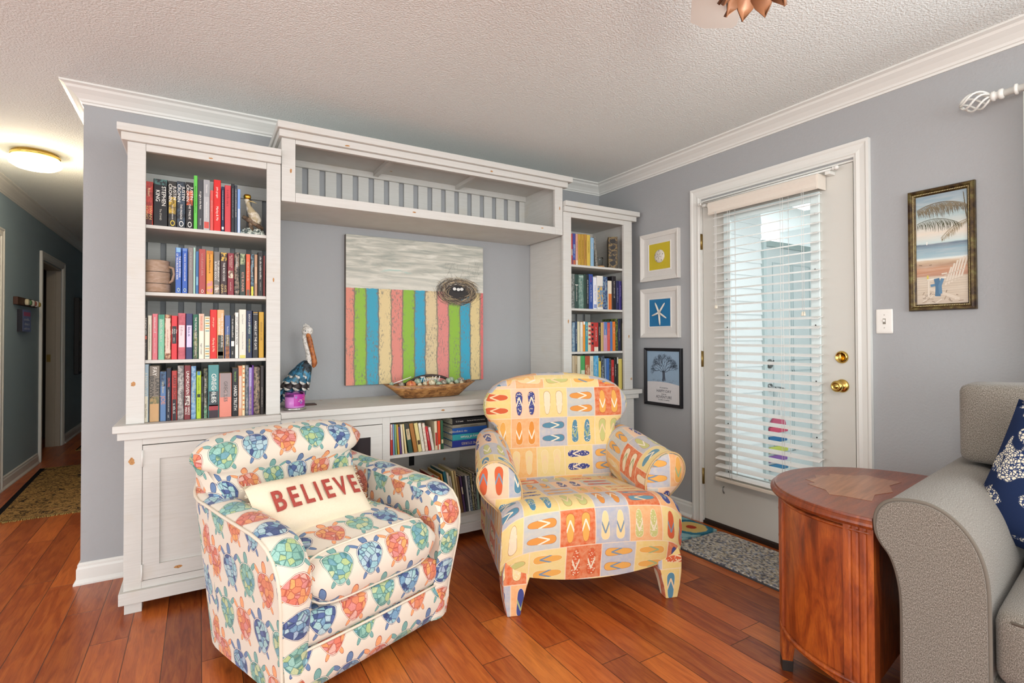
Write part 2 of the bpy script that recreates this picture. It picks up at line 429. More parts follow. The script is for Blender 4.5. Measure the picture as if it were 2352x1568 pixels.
def scribble(name, mat, length, height, loc, rot, parent):
    """a line of lettering too small to read: short printed dashes"""
    mb = MB(); x = -length/2
    while x < length/2-height*0.3:
        w = random.uniform(0.25, 0.62)*height; hh = height*random.choice((0.55, 0.75, 0.75, 1.0))
        mb.box(x, min(x+w, length/2), -height/2, -height/2+hh*0.28, 0, 0.0003); mb.box(x, x+w*0.35, -height/2, -height/2+hh, 0, 0.0003)
        if random.random() < 0.6: mb.box(x, min(x+w, length/2), -height/2+hh*0.72, -height/2+hh, 0, 0.0003)
        x += w+height*(0.16 if random.random() < 0.82 else 0.55)
    o = mb.build(name, mat, parent); o.location = loc; o.rotation_euler = rot; return o
def smooth_path(pts, n=4, closed=False):
    P = [Vector(p) for p in pts]; out = []; k = len(P)
    for i in range(k if closed else k-1):
        if closed: a, b, c, d = P[i-1], P[i], P[(i+1) % k], P[(i+2) % k]
        else: a, b, c, d = P[max(i-1, 0)], P[i], P[i+1], P[min(i+2, k-1)]
        for j in range(n):
            t = j/n; out.append(0.5*((2*b)+(c-a)*t+(2*a-5*b+4*c-d)*t*t+(3*b-a-3*c+d)*t**3))
    if not closed: out.append(P[-1])
    return out
def box(name, x0, x1, y0, y1, z0, z1, mat, parent=None, bevel=0, uv=None):
    return MB().box(x0, x1, y0, y1, z0, z1).build(name, mat, parent, bevel, uv)
def sweep(path, prof, side=1):
    """mitred moulding: path = 2-D plan points; prof = (out, z); 'out' is measured to the left of the path (side=1)"""
    mb = MB(); rings = []; n = len(path)
    for i, p in enumerate(path):
        p = Vector(p)
        d0 = (p-Vector(path[i-1])).normalized() if i else None
        d1 = (Vector(path[i+1])-p).normalized() if i < n-1 else None
        n0 = Vector((-d0.y, d0.x)) if d0 else None; n1 = Vector((-d1.y, d1.x)) if d1 else None
        if n0 is None: nn = n1
        elif n1 is None: nn = n0
        else: nn = (n0+n1); nn = nn/(nn.dot(n0))
        rings.append([Vector((p.x+nn.x*a*side, p.y+nn.y*a*side, z)) for a, z in prof])
    mb.loft(rings, caps=True, smooth=False); return mb

# ------------------------------------------------------------------ the room
H = 2.386; XL = -3.226; XH = -4.06; YR = -5.2
def wall_with_holes(name, mat, axis, pos, thick, a0, a1, z0, z1, holes):
    """slab with its room face at axis=pos, going 'thick' outwards; holes: (a0, a1, z0, z1)"""
    mb = MB(); cuts = sorted({a0, a1, *[h[0] for h in holes], *[h[1] for h in holes]})
    for s, e in zip(cuts[:-1], cuts[1:]):
        hs = sorted([(h[2], h[3]) for h in holes if h[0] <= s+1e-6 and h[1] >= e-1e-6]); z = z0
        for u, w in hs+[(z1, z1)]:
            if u > z+1e-6:
                lo, hi = sorted((pos, pos+thick))
                if axis == 'x': mb.box(lo, hi, s, e, z, u)
                else: mb.box(s, e, lo, hi, z, u)
            z = w
    return struct(mb.build(name, mat))
struct(box('floor', -7.2, 0.0, YR-1.2, 6.4, -0.05, 0, M['floor']))
struct(box('ceiling', -7.2, 0.12, YR-1.2, 6.4, H, H+0.08, M['ceiling']))
DY0, DY1 = -1.003, -1.905      # door slab
wall_with_holes('wall_right', M['wall'], 'x', 0.0, 0.12, YR-1.2, 0.12, -0.05, H, [(DY1-0.012, DY0+0.012, -0.05, 2.042), (-4.3, -2.95, 0.75, 2.0)])
struct(box('wall_back', XL+0.12, 0.0, 0.0, 0.12, 0, H, M['wall']))
struct(box('wall_corridor_right', XL, XL+0.12, 0.0, 6.4, 0, H, M['wall']))
wall_with_holes('wall_corridor_left', M['hallwall'], 'x', XH, -0.12, 0.9, 6.4, 0, H, [(3.49, 4.35, 0, 1.95)])
struct(box('wall_left', -7.2, XH-0.121, 0.9, 1.02, 0, H, M['wall'])); struct(box('wall_corridor_end', XH, XL, 6.28, 6.4, 0, H, M['hallwall']))
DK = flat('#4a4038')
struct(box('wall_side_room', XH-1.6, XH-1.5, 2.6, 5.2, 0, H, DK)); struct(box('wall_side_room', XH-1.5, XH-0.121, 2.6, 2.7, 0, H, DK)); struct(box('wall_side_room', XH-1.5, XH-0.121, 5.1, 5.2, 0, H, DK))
crown = [(0, H-0.080), (0.006, H-0.080), (0.008, H-0.071), (0.014, H-0.068), (0.018, H-0.058), (0.036, H-0.040), (0.058, H-0.024), (0.064, H-0.014), (0.074, H-0.010), (0.080, H-0.008), (0.080, H), (0, H)]
base = [(0, 0), (0.024, 0), (0.024, 0.008), (0.016, 0.020), (0.014, 0.024), (0.014, 0.072), (0.010, 0.082), (0.010, 0.092), (0.004, 0.100), (0, 0.100)]
def mould(name, path, prof, side): return struct(sweep(path, prof, side).build(name, M['trim']))
mould('trim_1', [(XL, 6.28), (XL, 0), (0, 0), (0, YR-1.2)], crown, -1)
mould('trim_2', [(XH, 6.28), (XH, 0.9)], crown, 1)
mould('baseboard_back', [(XL, 6.28), (XL, 0), (0, 0), (0, DY0+0.085)], base, -1)
mould('baseboard_right', [(0, DY1-0.085), (0, YR-1.2)], base, -1)
mould('baseboard_left', [(XH, 3.36), (XH, 0.9)], base, 1)
mould('baseboard_corridor', [(XH, 6.28), (XH, 4.49)], base, 1)
# joint block in the crown near the left outside corner
# door casing (colonial profile), mitred
def casing(name, mat, fx, sgn, ya, yb, ztop, w=0.072, face=0.0, rev=0.006):
    """U-shaped casing round an opening in a wall x=const; sgn: direction the room lies (-1: towards -x)"""
    prof = [(0, 0), (0, 0.010), (0.010, 0.012), (0.014, 0.017), (0.030, 0.014), (0.052, 0.016), (0.060, 0.021), (w, 0.021), (w, 0)]
    mb = MB()
    ring = lambda f: [f(a, d) for a, d in prof]
    lo, hi = sorted((ya, yb))
    rings = [ring(lambda a, d: Vector((fx+sgn*d, hi+rev+a, 0))), ring(lambda a, d: Vector((fx+sgn*d, hi+rev+a, ztop+rev+a))),
             ring(lambda a, d: Vector((fx+sgn*d, lo-rev-a, ztop+rev+a))), ring(lambda a, d: Vector((fx+sgn*d, lo-rev-a, 0)))]
    mb.loft(rings, caps=True, smooth=False); return struct(mb.build(name, mat))
casing('trim_3', M['trim'], 0.0, -1, DY1, DY0, 2.042)
casing('trim_4', M['trim'], XH, 1, 3.49, 4.35, 1.95)
# corridor opening: jamb and partly hidden pocket door edge
j = MB(); j.box(XH-0.125, XH-0.001, 4.331, 4.349, 0, 1.949).box(XH-0.125, XH-0.001, 3.491, 3.509, 0, 1.949).box(XH-0.125, XH-0.001, 3.51, 4.33, 1.931, 1.949)
j.box(XH-0.075, XH-0.045, 4.318, 4.331, 0, 1.931)
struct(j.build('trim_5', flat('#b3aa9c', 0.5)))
sp = box('strike_plate', XH-0.118, XH-0.085, 4.327, 4.3305, 0.93, 1.01, M['brass_dull']); tag(sp, 'small brass strike plate on the far jamb of the corridor doorway', 'strike plate')
casing('trim_6', M['trim'], XH, 1, 1.40, 2.21, 1.95)
struct(box('door_2', XH+0.001, XH+0.012, 1.41, 2.20, 0.01, 1.945, M['trim']))

# exterior door: frame, slab with glass, hardware
j = MB(); j.box(0.001, 0.115, DY0+0.001, DY0+0.011, 0, 2.04).box(0.001, 0.115, DY1-0.011, DY1-0.001, 0, 2.04).box(0.001, 0.115, DY1, DY0, 2.031, 2.041)
struct(j.build('trim_7', M['trim']))
struct(MB().box(-0.012, 0.14, DY1, DY0, 0.0, 0.018).build('trim_8', flat('#2e221b', 0.5)))
GL, GR_, GB, GT = -1.172, -1.738, 0.318, 1.915
t = thing('door_1', 'white exterior door with a tall glass pane', 'door', (0, 0, 0)); t['kind'] = 'structure'
mb = MB(); F0, F1 = 0.002, 0.046
mb.box(F0, F1, GL, DY0-0.003, 0.03, 2.028).box(F0, F1, DY1+0.003, GR_, 0.03, 2.028).box(F0, F1, GR_, GL, 0.03, GB).box(F0, F1, GR_, GL, GT, 2.028)
mb.build('door_slab', M['door'], t)
mb = MB(); w = 0.042
for y0, y1, z0, z1 in ((GL-w, GL+0.006, GB-0.006, GT+0.006), (GR_-0.006, GR_+w, GB-0.006, GT+0.006), (GR_+w, GL-w, GB-0.006, GB+w), (GR_+w, GL-w, GT-w, GT+0.006)):
    mb.box(-0.010, F0, y0, y1, z0, z1)
mb.build('glazing_frame', flat('#e4efee', 0.35), t, bevel=0.003)
mb = MB()
for z in [0.36+0.29*i for i in range(6)]:
    for y in (GL-0.018, GR_+0.018): mb.lathe([(0.004, 0), (0.004, 0.001)], 8, M4=Matrix.Translation((-0.0101, y, z)) @ Matrix.Rotation(-PI/2, 4, 'Y'))
mb.build('screw', flat('#3b3b3b', 0.4), t)
box('pane', 0.018, 0.026, GR_+0.0005, GL-0.0005, GB+0.0005, GT-0.0005, M['glass'], t)
box('bottom_sweep', -0.004, 0.04, DY1+0.005, DY0-0.005, 0.0185, 0.0295, flat('#3a2d26', 0.6), t)
for z0 in (1.73, 0.985, 0.245):
    mb = MB(); mb.box(-0.004, 0.001, DY0-0.002, DY0+0.016, z0, z0+0.098); mb.lathe([(0.0055, 0), (0.0055, 0.1)], 10, c=(-0.007, DY0+0.004, z0-0.001))
    mb.build('hinge', M['brass_dull'], t)
ROTX = Matrix.Rotation(-PI/2, 4, 'Y')     # local +z -> -x
def knobm(prof, y, z, n=28): return MB().lathe(prof, n, M4=Matrix.Translation((0.0015, y, z)) @ ROTX)
kn = knobm([(0.033, 0), (0.033, 0.004), (0.029, 0.009), (0.020, 0.011), (0.0125, 0.014), (0.0115, 0.028), (0.017, 0.034), (0.026, 0.040), (0.0285, 0.048), (0.0275, 0.056), (0.021, 0.062), (0.017, 0.0625), (0.0165, 0.0605), (0.010, 0.0605), (0.0095, 0.0635), (0.001, 0.064)], -1.842, 0.925).build('door_knob', M['brass'], t)
db = knobm([(0.031, 0), (0.031, 0.005), (0.026, 0.012), (0.024, 0.013), (0.0235, 0.011), (0.001, 0.011)], -1.842, 1.068).build('deadbolt', M['brass'], t)
MB().rbox(-0.016, -1.842, 1.068, 0.014, 0.012, 0.034, 0.005, 4).build('thumb_turn', M['brass'], db)
mb = MB(); mb.tube([(-0.002, -1.150, 0.260), (-0.012, -1.150, 0.256), (-0.014, -1.152, 0.236), (-0.010, -1.156, 0.222), (-0.005, -1.150, 0.230)], 0.0028, 6); mb.build('blind_hold_down_hook', M['steel'], t)

# blind with valance
bl = thing('window_blind', 'white slatted blind with a valance hanging over the door glass', 'blind', (0, 0, 0))
BX = -0.052
box('headrail', -0.068, -0.012, -1.765, -1.125, 1.945, 1.988, M['blind'], bl)
mb = MB(); prof = [(-0.078, 1.916), (-0.084, 1.925), (-0.080, 1.932), (-0.082, 1.950), (-0.088, 1.972), (-0.083, 1.990), (-0.072, 1.996), (-0.070, 1.992), (-0.070, 1.918)]
mb.loft([[Vector((x, y, z)) for x, z in prof] for y in (-1.112, -1.772)], smooth=False)
mb.box(-0.078, -0.004, -1.776, -1.772, 1.918, 1.994).box(-0.078, -0.004, -1.112, -1.108, 1.918, 1.994); mb.build('valance', flat('#e4dacd', 0.45), bl, bevel=0.001)
mb = MB(); ns = 33
for i in range(ns):
    z = 1.897-i*(1.897-0.352)/(ns-1)
    ring = []
    for k in range(7):
        a = -1+2*k/6; ring.append((BX+a*0.0245*math.cos(R(-14)), z+0.0025*(1-a*a)+a*0.0245*math.sin(R(-14))*-1))
    pr = [Vector((x, 0, zz)) for x, zz in ring]+[Vector((x, 0, zz-0.0026)) for x, zz in ring[::-1]]
    mb.loft([[p+Vector((0, y, 0)) for p in pr] for y in (-1.145, -1.768)], smooth=False)
mb.build('slats', M['blind'], bl)
box('bottom_rail', BX-0.026, BX+0.026, -1.768, -1.145, 0.312, 0.332, flat('#d9cfbf', 0.45), bl, bevel=0.004)
mb = MB()
for y in (-1.262, -1.588):
    for dy, dx in ((0.0, -0.026), (0.0, 0.026), (-0.016, 0.0), (0.014, -0.026)): mb.tube([(BX+dx, y+dy, 1.95), (BX+dx, y+dy, 0.33)], 0.0011, 5)
    for i in range(ns):
        z = 1.8925-i*(1.897-0.352)/(ns-1); mb.tube([(BX-0.026, y, z), (BX+0.026, y, z)], 0.0008, 4)
mb.build('ladder_cords', M['blind'], bl)
for ys, zb in (((-1.168, -1.176), 1.365), ((-1.697, -1.707), 1.30)):
    mb = MB()
    for y in ys: mb.tube([(-0.089, y, 1.93), (-0.089, y, zb)], 0.0011, 5)
    cd = mb.build('pull_cord', M['blind'], bl)
    mb = MB()
    for y in ys: mb.lathe([(0.003, 0.022), (0.0065, 0.004), (0.0065, 0), (0.002, -0.001)], 10, c=(-0.089, y, zb-0.022))
    mb.build('tassel', flat('#ece4d2', 0.5), cd)
rd = thing('curtain_rod', 'slim white cafe rod across the top of the exterior door', 'curtain rod', (0, 0, 0))
MB().tube([(-0.064+0.02, -1.035, 2.008), (-0.044, -1.83, 2.008)], 0.0055, 10).build('pole', M['trim'], rd)
for y, s in ((-1.035, 1), (-1.83, -1)):
    MB().lathe([(0.0055, 0), (0.010, 0.003), (0.010, 0.006), (0.006, 0.009), (0.011, 0.016), (0.009, 0.026), (0.001, 0.030)], 14, M4=Matrix.Translation((-0.044, y, 2.008)) @ Matrix.Rotation(-PI/2*s, 4, 'X')).build('finial', M['trim'], rd)
    MB().box(-0.052, 0.0015, y-0.022*s-0.012, y-0.022*s+0.012, 1.984, 2.001).build('bracket', M['trim'], rd, bevel=0.002)

# side window beyond the picture and its curtain rod
t = thing('window_1', 'side window with white frame behind the curtain', 'window', (0, 0, 0)); t['kind'] = 'structure'
mb = MB()
for y0, y1, z0, z1 in ((-4.299, -4.24, 0.751, 1.999), (-3.01, -2.951, 0.751, 1.999), (-4.24, -3.01, 0.751, 0.81), (-4.24, -3.01, 1.94, 1.999), (-4.24, -3.01, 1.36, 1.40)): mb.box(0.02, 0.07, y0, y1, z0, z1)
mb.build('window_frame', M['trim'], t); box('pane', 0.04, 0.045, -4.239, -3.011, 0.811, 1.939, M['glass'], t)
cr = thing('curtain_rod', 'thick cream curtain rod with a twisted cage finial near the ceiling', 'curtain rod', (-0.105, 0, 2.10))
MB().tube([(0, -2.50, 0), (0, -4.6, 0)], 0.0135, 16).build('pole', M['trim'], cr)
MB().lathe([(0.014, 0), (0.020, 0.004), (0.020, 0.014), (0.014, 0.018), (0.014, 0.024), (0.019, 0.028), (0.019, 0.036), (0.008, 0.042)], 18, M4=Matrix.Translation((0, -2.50, 0)) @ Matrix.Rotation(-PI/2, 4, 'X')).build('collar', M['trim'], cr)
for k in range(2):
    MB().lathe([(0.0138, -0.006), (0.021, -0.003), (0.021, 0.003), (0.0138, 0.006)], 18, M4=Matrix.Translation((0, -2.535-0.05*k, 0)) @ Matrix.Rotation(-PI/2, 4, 'X')).build('ring', M['trim'], cr)
cage = MB()
for k in range(6):
    pts = []
    for i in range(13):
        s = i/12; r = 0.005+0.031*math.sin(PI*s)**0.8; a = 2*PI*k/6+s*PI*0.85; pts.append((r*math.cos(a), -2.462+s*0.098, r*math.sin(a)))
    cage.tube(pts, 0.0042, 7)
cage.build('finial', M['trim'], cr)
MB().box(0.02, 0.1045, -2.600, -2.588, -0.055, -0.015).box(0.088, 0.1045, -2.618, -2.570, -0.075, 0.02).lathe([(0.012, -0.03), (0.012, -0.012)], 12, c=(0, -2.594, 0)).box(-0.004, 0.03, -2.60, -2.588, -0.034, -0.014).build('bracket', M['trim'], cr)
mb = MB(); a = []; nn = 60
for z in (2.085, 1.6, 1.1, 0.5, 0.03):
    fl = 1.0+(2.085-z)*0.12
    a.append([Vector((-0.105+0.028*math.sin(i*0.85)*fl, -2.556-0.26*i/nn+0.006*(2.085-z), z)) for i in range(nn+1)])
mb.loft(a, caps=False, closed=False)
cu = mb.build('curtain', flat('#eef0ee', 0.8)); so = cu.modifiers.new('s', 'SOLIDIFY'); so.thickness = 0.003
tag(cu, 'white gathered curtain panel hanging from the thick cream rod', 'curtain')

# ------------------------------------------------------------------ porch beyond the door
PF = -0.12
struct(box('ground_porch', 0.12, 3.2, -3.6, 0.2, PF-0.05, PF, flat('#a9a49b', 0.8)))
mb = MB(); zz = PF
while zz < 2.4:
    mb.add([(0.12, -0.352, zz), (1.60, -0.352, zz), (0.12, -0.340, zz+0.115), (1.60, -0.340, zz+0.115), (0.12, -0.25, zz), (1.60, -0.25, zz), (0.12, -0.25, zz+0.115), (1.60, -0.25, zz+0.115)],
           [(0, 1, 3, 2), (4, 6, 7, 5), (0, 4, 5, 1), (2, 3, 7, 6), (0, 2, 6, 4), (1, 5, 7, 3)]); zz += 0.115
struct(mb.build('wall_porch', flat('#eff2f2', 0.6)))
struct(box('ceiling_porch', 0.12, 3.2, -3.6, 0.2, 2.33, 2.36, flat('#e9eeec', 0.7)))
pd = thing('door_3', 'pale porch closet door seen through the glass', 'door', (0, 0, 0)); pd['kind'] = 'structure'
box('door_frame', 1.60, 1.64, -0.37, -0.25, PF, 2.05, flat('#c9d6d6', 0.5), pd); box('door_slab', 1.64, 2.75, -0.345, -0.30, PF+0.01, 2.0, flat('#d5dcdc', 0.5), pd)
box('door_header', 1.64, 2.75, -0.37, -0.25, 2.0, 2.05, flat('#a7b6b4', 0.5), pd)
mb = MB()
for x in (1.76, 2.05, 2.08, 2.36):
    mb.box(x, x+0.012, -0.349, -0.345, 0.1, 1.85)
for z in (0.1, 0.85, 0.95, 1.85): mb.box(1.76, 2.372, -0.349, -0.345, z, z+0.012)
mb.build('panel_moulding', flat('#bcc9ca', 0.5), pd)
MB().lathe([(0.042, 0), (0.042, 0.01), (0.03, 0.022), (0.001, 0.024)], 20, M4=Matrix.Translation((1.705, -0.345, 0.93)) @ Matrix.Rotation(PI/2, 4, 'X')).build('deadbolt', M['steel'], pd)
mb = MB(); mb.lathe([(0.036, 0), (0.036, 0.012), (0.012, 0.02), (0.012, 0.06)], 18, M4=Matrix.Translation((1.705, -0.345, 0.715)) @ Matrix.Rotation(PI/2, 4, 'X')); mb.tube([(1.705, -0.40, 0.715), (1.76, -0.41, 0.712), (1.83, -0.405, 0.70)], 0.011, 8)
mb.build('door_handle', M['steel'], pd)
struct(box('wall_porch_end', 2.75, 2.87, -3.6, 0.2, PF, 2.33, flat('#dfe6e6', 0.7)))
hs = thing('hanging_sign', 'colourful board sign hanging from the porch door handle', 'sign', (1.80, -0.372, 0))
MB().tube([(-0.03, -0.025, 0.70), (-0.05, 0.012, 0.45), (0.0, 0.012, 0.43), (0.05, 0.012, 0.45), (-0.02, -0.025, 0.70)], 0.005, 6).build('cord', flat('#f1f1ee'), hs)
mb = MB(); mb.prism([(0.11*math.cos(PI*i/12), 0.36+0.09*math.sin(PI*i/12)) for i in range(13)], lambda a, b, d: Vector((a, d, b)), 0.0, 0.02); mb.build('dome_board', flat('#c75a76'), hs)
for i, (c, z) in enumerate((('#d4506c', 0.30), ('#2f6fa0', 0.215), ('#c9d062', 0.12), ('#8b5fa8', 0.04), ('#3f7fa8', -0.04))):
    b = MB().box(-0.13-0.01*(i % 2), 0.13+0.012*((i+1) % 2), -0.0, 0.02, z, z+0.055).build('board', flat(c), hs, bevel=0.004)

# ------------------------------------------------------------------ the white wall unit
FURN = M['furn']; DARKIN = flat('#231d1b', 0.7)
def slatback(par, x0, x1, z0, z1, y, pitch, sw, first=0.0, name='back_slats'):
    mb = MB(); x = x0+first
    while x < x1-0.01:
        mb.box(x, min(x+sw, x1), y, y+0.010, z0, z1); x += pitch
    mb.build(name, FURN, par, bevel=0.001)
def crown_boards(par, x0, x1, yf, z, ol, or_, name='crown_board'):
    box(name, x0-ol, x1+or_, yf-0.030, -0.085, z-0.033, z, FURN, par, bevel=0.003)
    box(name, x0-ol*0.6, x1+or_*0.6, yf-0.016, -0.01, z-0.068, z-0.0335, FURN, par, bevel=0.003)
def tower(label, x0, x1, zt, st, inl, inr, slx, side_in=0.0, ol=0.035, or_=0.0):
    t = thing('bookcase', label, 'bookcase', (0, 0, 0)); YF = -0.455; zb = 0.8035
    box('stile', x0, inl, YF, YF+0.021, zb, zt-0.0685, FURN, t, bevel=0.002)
    box('stile', inr, x1, YF, YF+0.021, zb, zt-0.0685, FURN, t, bevel=0.002)
    box('top_rail', inl+0.0005, inr-0.0005, YF+0.0005, YF+0.0205, zt-0.100, zt-0.0685, FURN, t, bevel=0.002)
    box('side_panel', x0+0.001+side_in, x0+0.02+side_in, YF+0.022, -0.004, zb, zt-0.069, FURN, t)
    box('side_panel', x1-0.02, x1-0.001, YF+0.022, -0.004, zb, zt-0.069, FURN, t)
    ix0, ix1 = x0+0.0205+side_in, x1-0.0205
    box('top_panel', ix0, ix1, YF+0.022, -0.018, zt-0.085, zt-0.070, FURN, t)
    box('back_rail', ix0, ix1, -0.040, -0.024, zt-0.155, zt-0.087, FURN, t)
    for s in st: box('shelf', ix0+0.0005, ix1-0.0005, YF+0.0215, -0.030, s-0.015, s, FURN, t, bevel=0.0015)
    slatback(t, ix0, ix1, zb+0.001, zt-0.09, -0.020, 0.078, 0.053, slx)
    box('back_rail', ix0, ix1, -0.0095, -0.003, 1.40, 1.46, FURN, t)
    crown_boards(t, x0, x1, YF, zt, ol, or_)
    return t
tower('tall left bookcase of distressed white wood full of books', -3.010, -2.404, 2.090, (1.673, 1.376, 1.077), -2.945, -2.466, 0.022)
tower('narrow looking right bookcase of distressed white wood beside the room corner', -0.6925, -0.083, 2.073, (1.664, 1.369, 1.077), -0.627, -0.160, 0.01, side_in=0.028, ol=0.0, or_=0.052)

def mitred_door(par, x0, x1, z0, z1, y, fw, name='door', infill=None):
    mb = MB(); o = [(x0, z0), (x1, z0), (x1, z1), (x0, z1)]; i = [(x0+fw, z0+fw), (x1-fw, z0+fw), (x1-fw, z1-fw), (x0+fw, z1-fw)]
    for k in range(4):
        a, b = o[k], o[(k+1) % 4]; c, d = i[(k+1) % 4], i[k]
        mb.prism([a, b, c, d], lambda p, q, dd: Vector((p, dd, q)), y, y+0.02)
    r = mb.build(name, FURN, par, bevel=0.0012)
    if infill is None:
        mb = MB(); m = (x0+x1)/2
        mb.box(x0+fw-0.004, m-0.001, y+0.009, y+0.017, z0+fw-0.004, z1-fw+0.004).box(m+0.001, x1-fw+0.004, y+0.009, y+0.017, z0+fw-0.004, z1-fw+0.004)
        mb.build('panel', FURN, r)
    else: box('dark_glass', x0+fw-0.004, x1-fw+0.004, y+0.009, y+0.013, z0+fw-0.004, z1-fw+0.004, infill, r)
    return r
def base_unit(name, label, x0, x1, zt, cl, cr_, doors, opening, cat, footl=True, footr=True):
    t = thing(name, label, cat, (0, 0, 0)); YB = -0.465
    box('countertop', x0-cl, x1+cr_, YB-0.030, -0.001, zt-0.031, zt, FURN, t, bevel=0.003)
    box('moulding', x0-cl*0.6, x1+cr_*0.6, YB-0.016, -0.05, zt-0.063, zt-0.0315, FURN, t, bevel=0.002)
    sz0, sz1 = 0.045, 0.096
    box('skirting', x0-(0.016 if cl else 0), x1+(0.016 if cr_ else 0), YB-0.018, -0.03, sz0, sz1, FURN, t, bevel=0.003)
    for fx in ((x0+0.003,) if footl else ())+((x1-0.065,) if footr else ()):
        box('foot', fx, fx+0.062, YB-0.002, YB+0.06, 0.0, sz0-0.0005, FURN, t, bevel=0.002)
        box('foot', fx, fx+0.062, -0.10, -0.04, 0.0, sz0-0.0005, FURN, t, bevel=0.002)
    # face frame
    edges = [x0]+[e for d in doors+opening for e in d]+[x1]; edges.sort()
    z0, z1 = 0.0965, zt-0.064
    mb = MB()
    for a, b in zip(edges[0::2], edges[1::2]): mb.box(a, b, YB, YB+0.02, z0, z1)
    for d in doors: mb.box(d[0], d[1], YB, YB+0.02, z0, 0.128).box(d[0], d[1], YB, YB+0.02, 0.7125, z1)
    for d in opening: mb.box(d[0], d[1], YB, YB+0.02, z0, 0.136).box(d[0], d[1], YB, YB+0.02, 0.7125, z1)
    mb.build('face_frame', FURN, t, bevel=0.0015)
    mb = MB(); mb.box(x0+0.001, x0+0.02, YB+0.021, -0.005, z0, z1).box(x1-0.02, x1-0.001, YB+0.021, -0.005, z0, z1)
    mb.build('side_panel', FURN, t)
    box('bottom_panel', x0+0.021, x1-0.021, YB+0.021, -0.03, 0.118, 0.134, FURN, t)
    box('back_panel', x0+0.021, x1-0.021, -0.028, -0.018, 0.118, z1, FURN, t)
    return t
b1 = base_unit('base_cabinet', 'white base cabinet with one panelled door under the left bookcase', -3.014, -2.4045, 0.803, 0.038, 0, [(-2.951, -2.468)], [], 'cabinet', True, True)
d = mitred_door(b1, -2.949, -2.470, 0.131, 0.709, -0.467, 0.061)
for z in (0.655, 0.165):
    mb = MB(); mb.box(-2.954, -2.946, -0.4705, -0.467, z-0.035, z+0.035).lathe([(0.003, 0), (0.003, 0.072)], 8, c=(-2.950, -0.4715, z-0.036)); mb.build('hinge', M['trim'], d)
b2 = base_unit('console_cabinet', 'long white console with open book shelves in the middle', -2.4035, -0.6955, 0.812, 0, 0, [(-2.372, -1.902), (-1.205, -0.735)], [(-1.861, -1.247)], 'cabinet', False, False)
DG = flat('#15171c', 0.12, 0, 0.5); mitred_door(b2, -2.370, -1.904, 0.131, 0.709, -0.467, 0.061, infill=DG); mitred_door(b2, -1.203, -0.737, 0.131, 0.709, -0.467, 0.061, infill=DG)
box('shelf', -1.861+0.001, -1.2475, -0.455, -0.029, 0.5175, 0.535, FURN, b2, bevel=0.0015)
box('divider', -1.881, -1.8615, -0.4435, -0.029, 0.1345, 0.74, FURN, b2); box('divider', -1.2465, -1.227, -0.4435, -0.029, 0.1345, 0.74, FURN, b2)
box('cable_slot', -1.60, -1.565, -0.0288, -0.0282, 0.36, 0.51, flat('#121212'), b2)
b3 = base_unit('base_cabinet', 'white base cabinet in the corner behind the yellow armchair', -0.6945, -0.083, 0.803, 0, 0.054, [(-0.63, -0.150)], [], 'cabinet')
d = mitred_door(b3, -0.628, -0.152, 0.131, 0.709, -0.467, 0.061)

br = thing('bridge_shelf', 'white slatted bridge shelf spanning between the two bookcases below the ceiling', 'shelf', (0, 0, 0))
X0, X1, YF = -2.4005, -0.697, -0.455
box('bottom_board', X0+0.0005, X1-0.0005, YF+0.022, -0.002, 1.846, 1.862, FURN, br); 
box('front_rail', -2.3365, -0.7585, YF, YF+0.021, 1.846, 1.894, FURN, br, bevel=0.002)
box('front_rail', -2.3365, -0.7585, YF, YF+0.021, 2.137, 2.158, FURN, br, bevel=0.002)
for a, b in ((X0, -2.337), (-0.758, X1)): box('post', a, b, YF, YF+0.021, 1.846, 2.158, FURN, br, bevel=0.002)
for a in (X0+0.001, X1-0.020): box('side_panel', a, a+0.019, YF+0.022, -0.002, 1.8625, 2.1935, FURN, br)
box('back_rail', X0+0.021, X1-0.021, -0.034, -0.0145, 2.158, 2.1935, FURN, br); box('back_rail', X0+0.021, X1-0.021, -0.034, -0.0145, 1.8625, 1.885, FURN, br)
slatback(br, -2.30, X1-0.02, 1.8625, 2.175, -0.014, 0.0962, 0.063)
for x in (-1.83, -1.28): box('cross_brace', x, x+0.03, YF+0.022, -0.036, 2.168, 2.1935, FURN, br)
box('crown_board', X0-0.022, X1+0.056, YF-0.040, -0.003, 2.194, 2.228, FURN, br, bevel=0.003)
box('crown_board', X0-0.013, X1+0.030, YF-0.020, YF+0.0215, 2.1585, 2.1935, FURN, br, bevel=0.003); box('crown_board', X0-0.013, X0+0.0005, YF+0.022, -0.10, 2.1585, 2.1935, FURN, br)
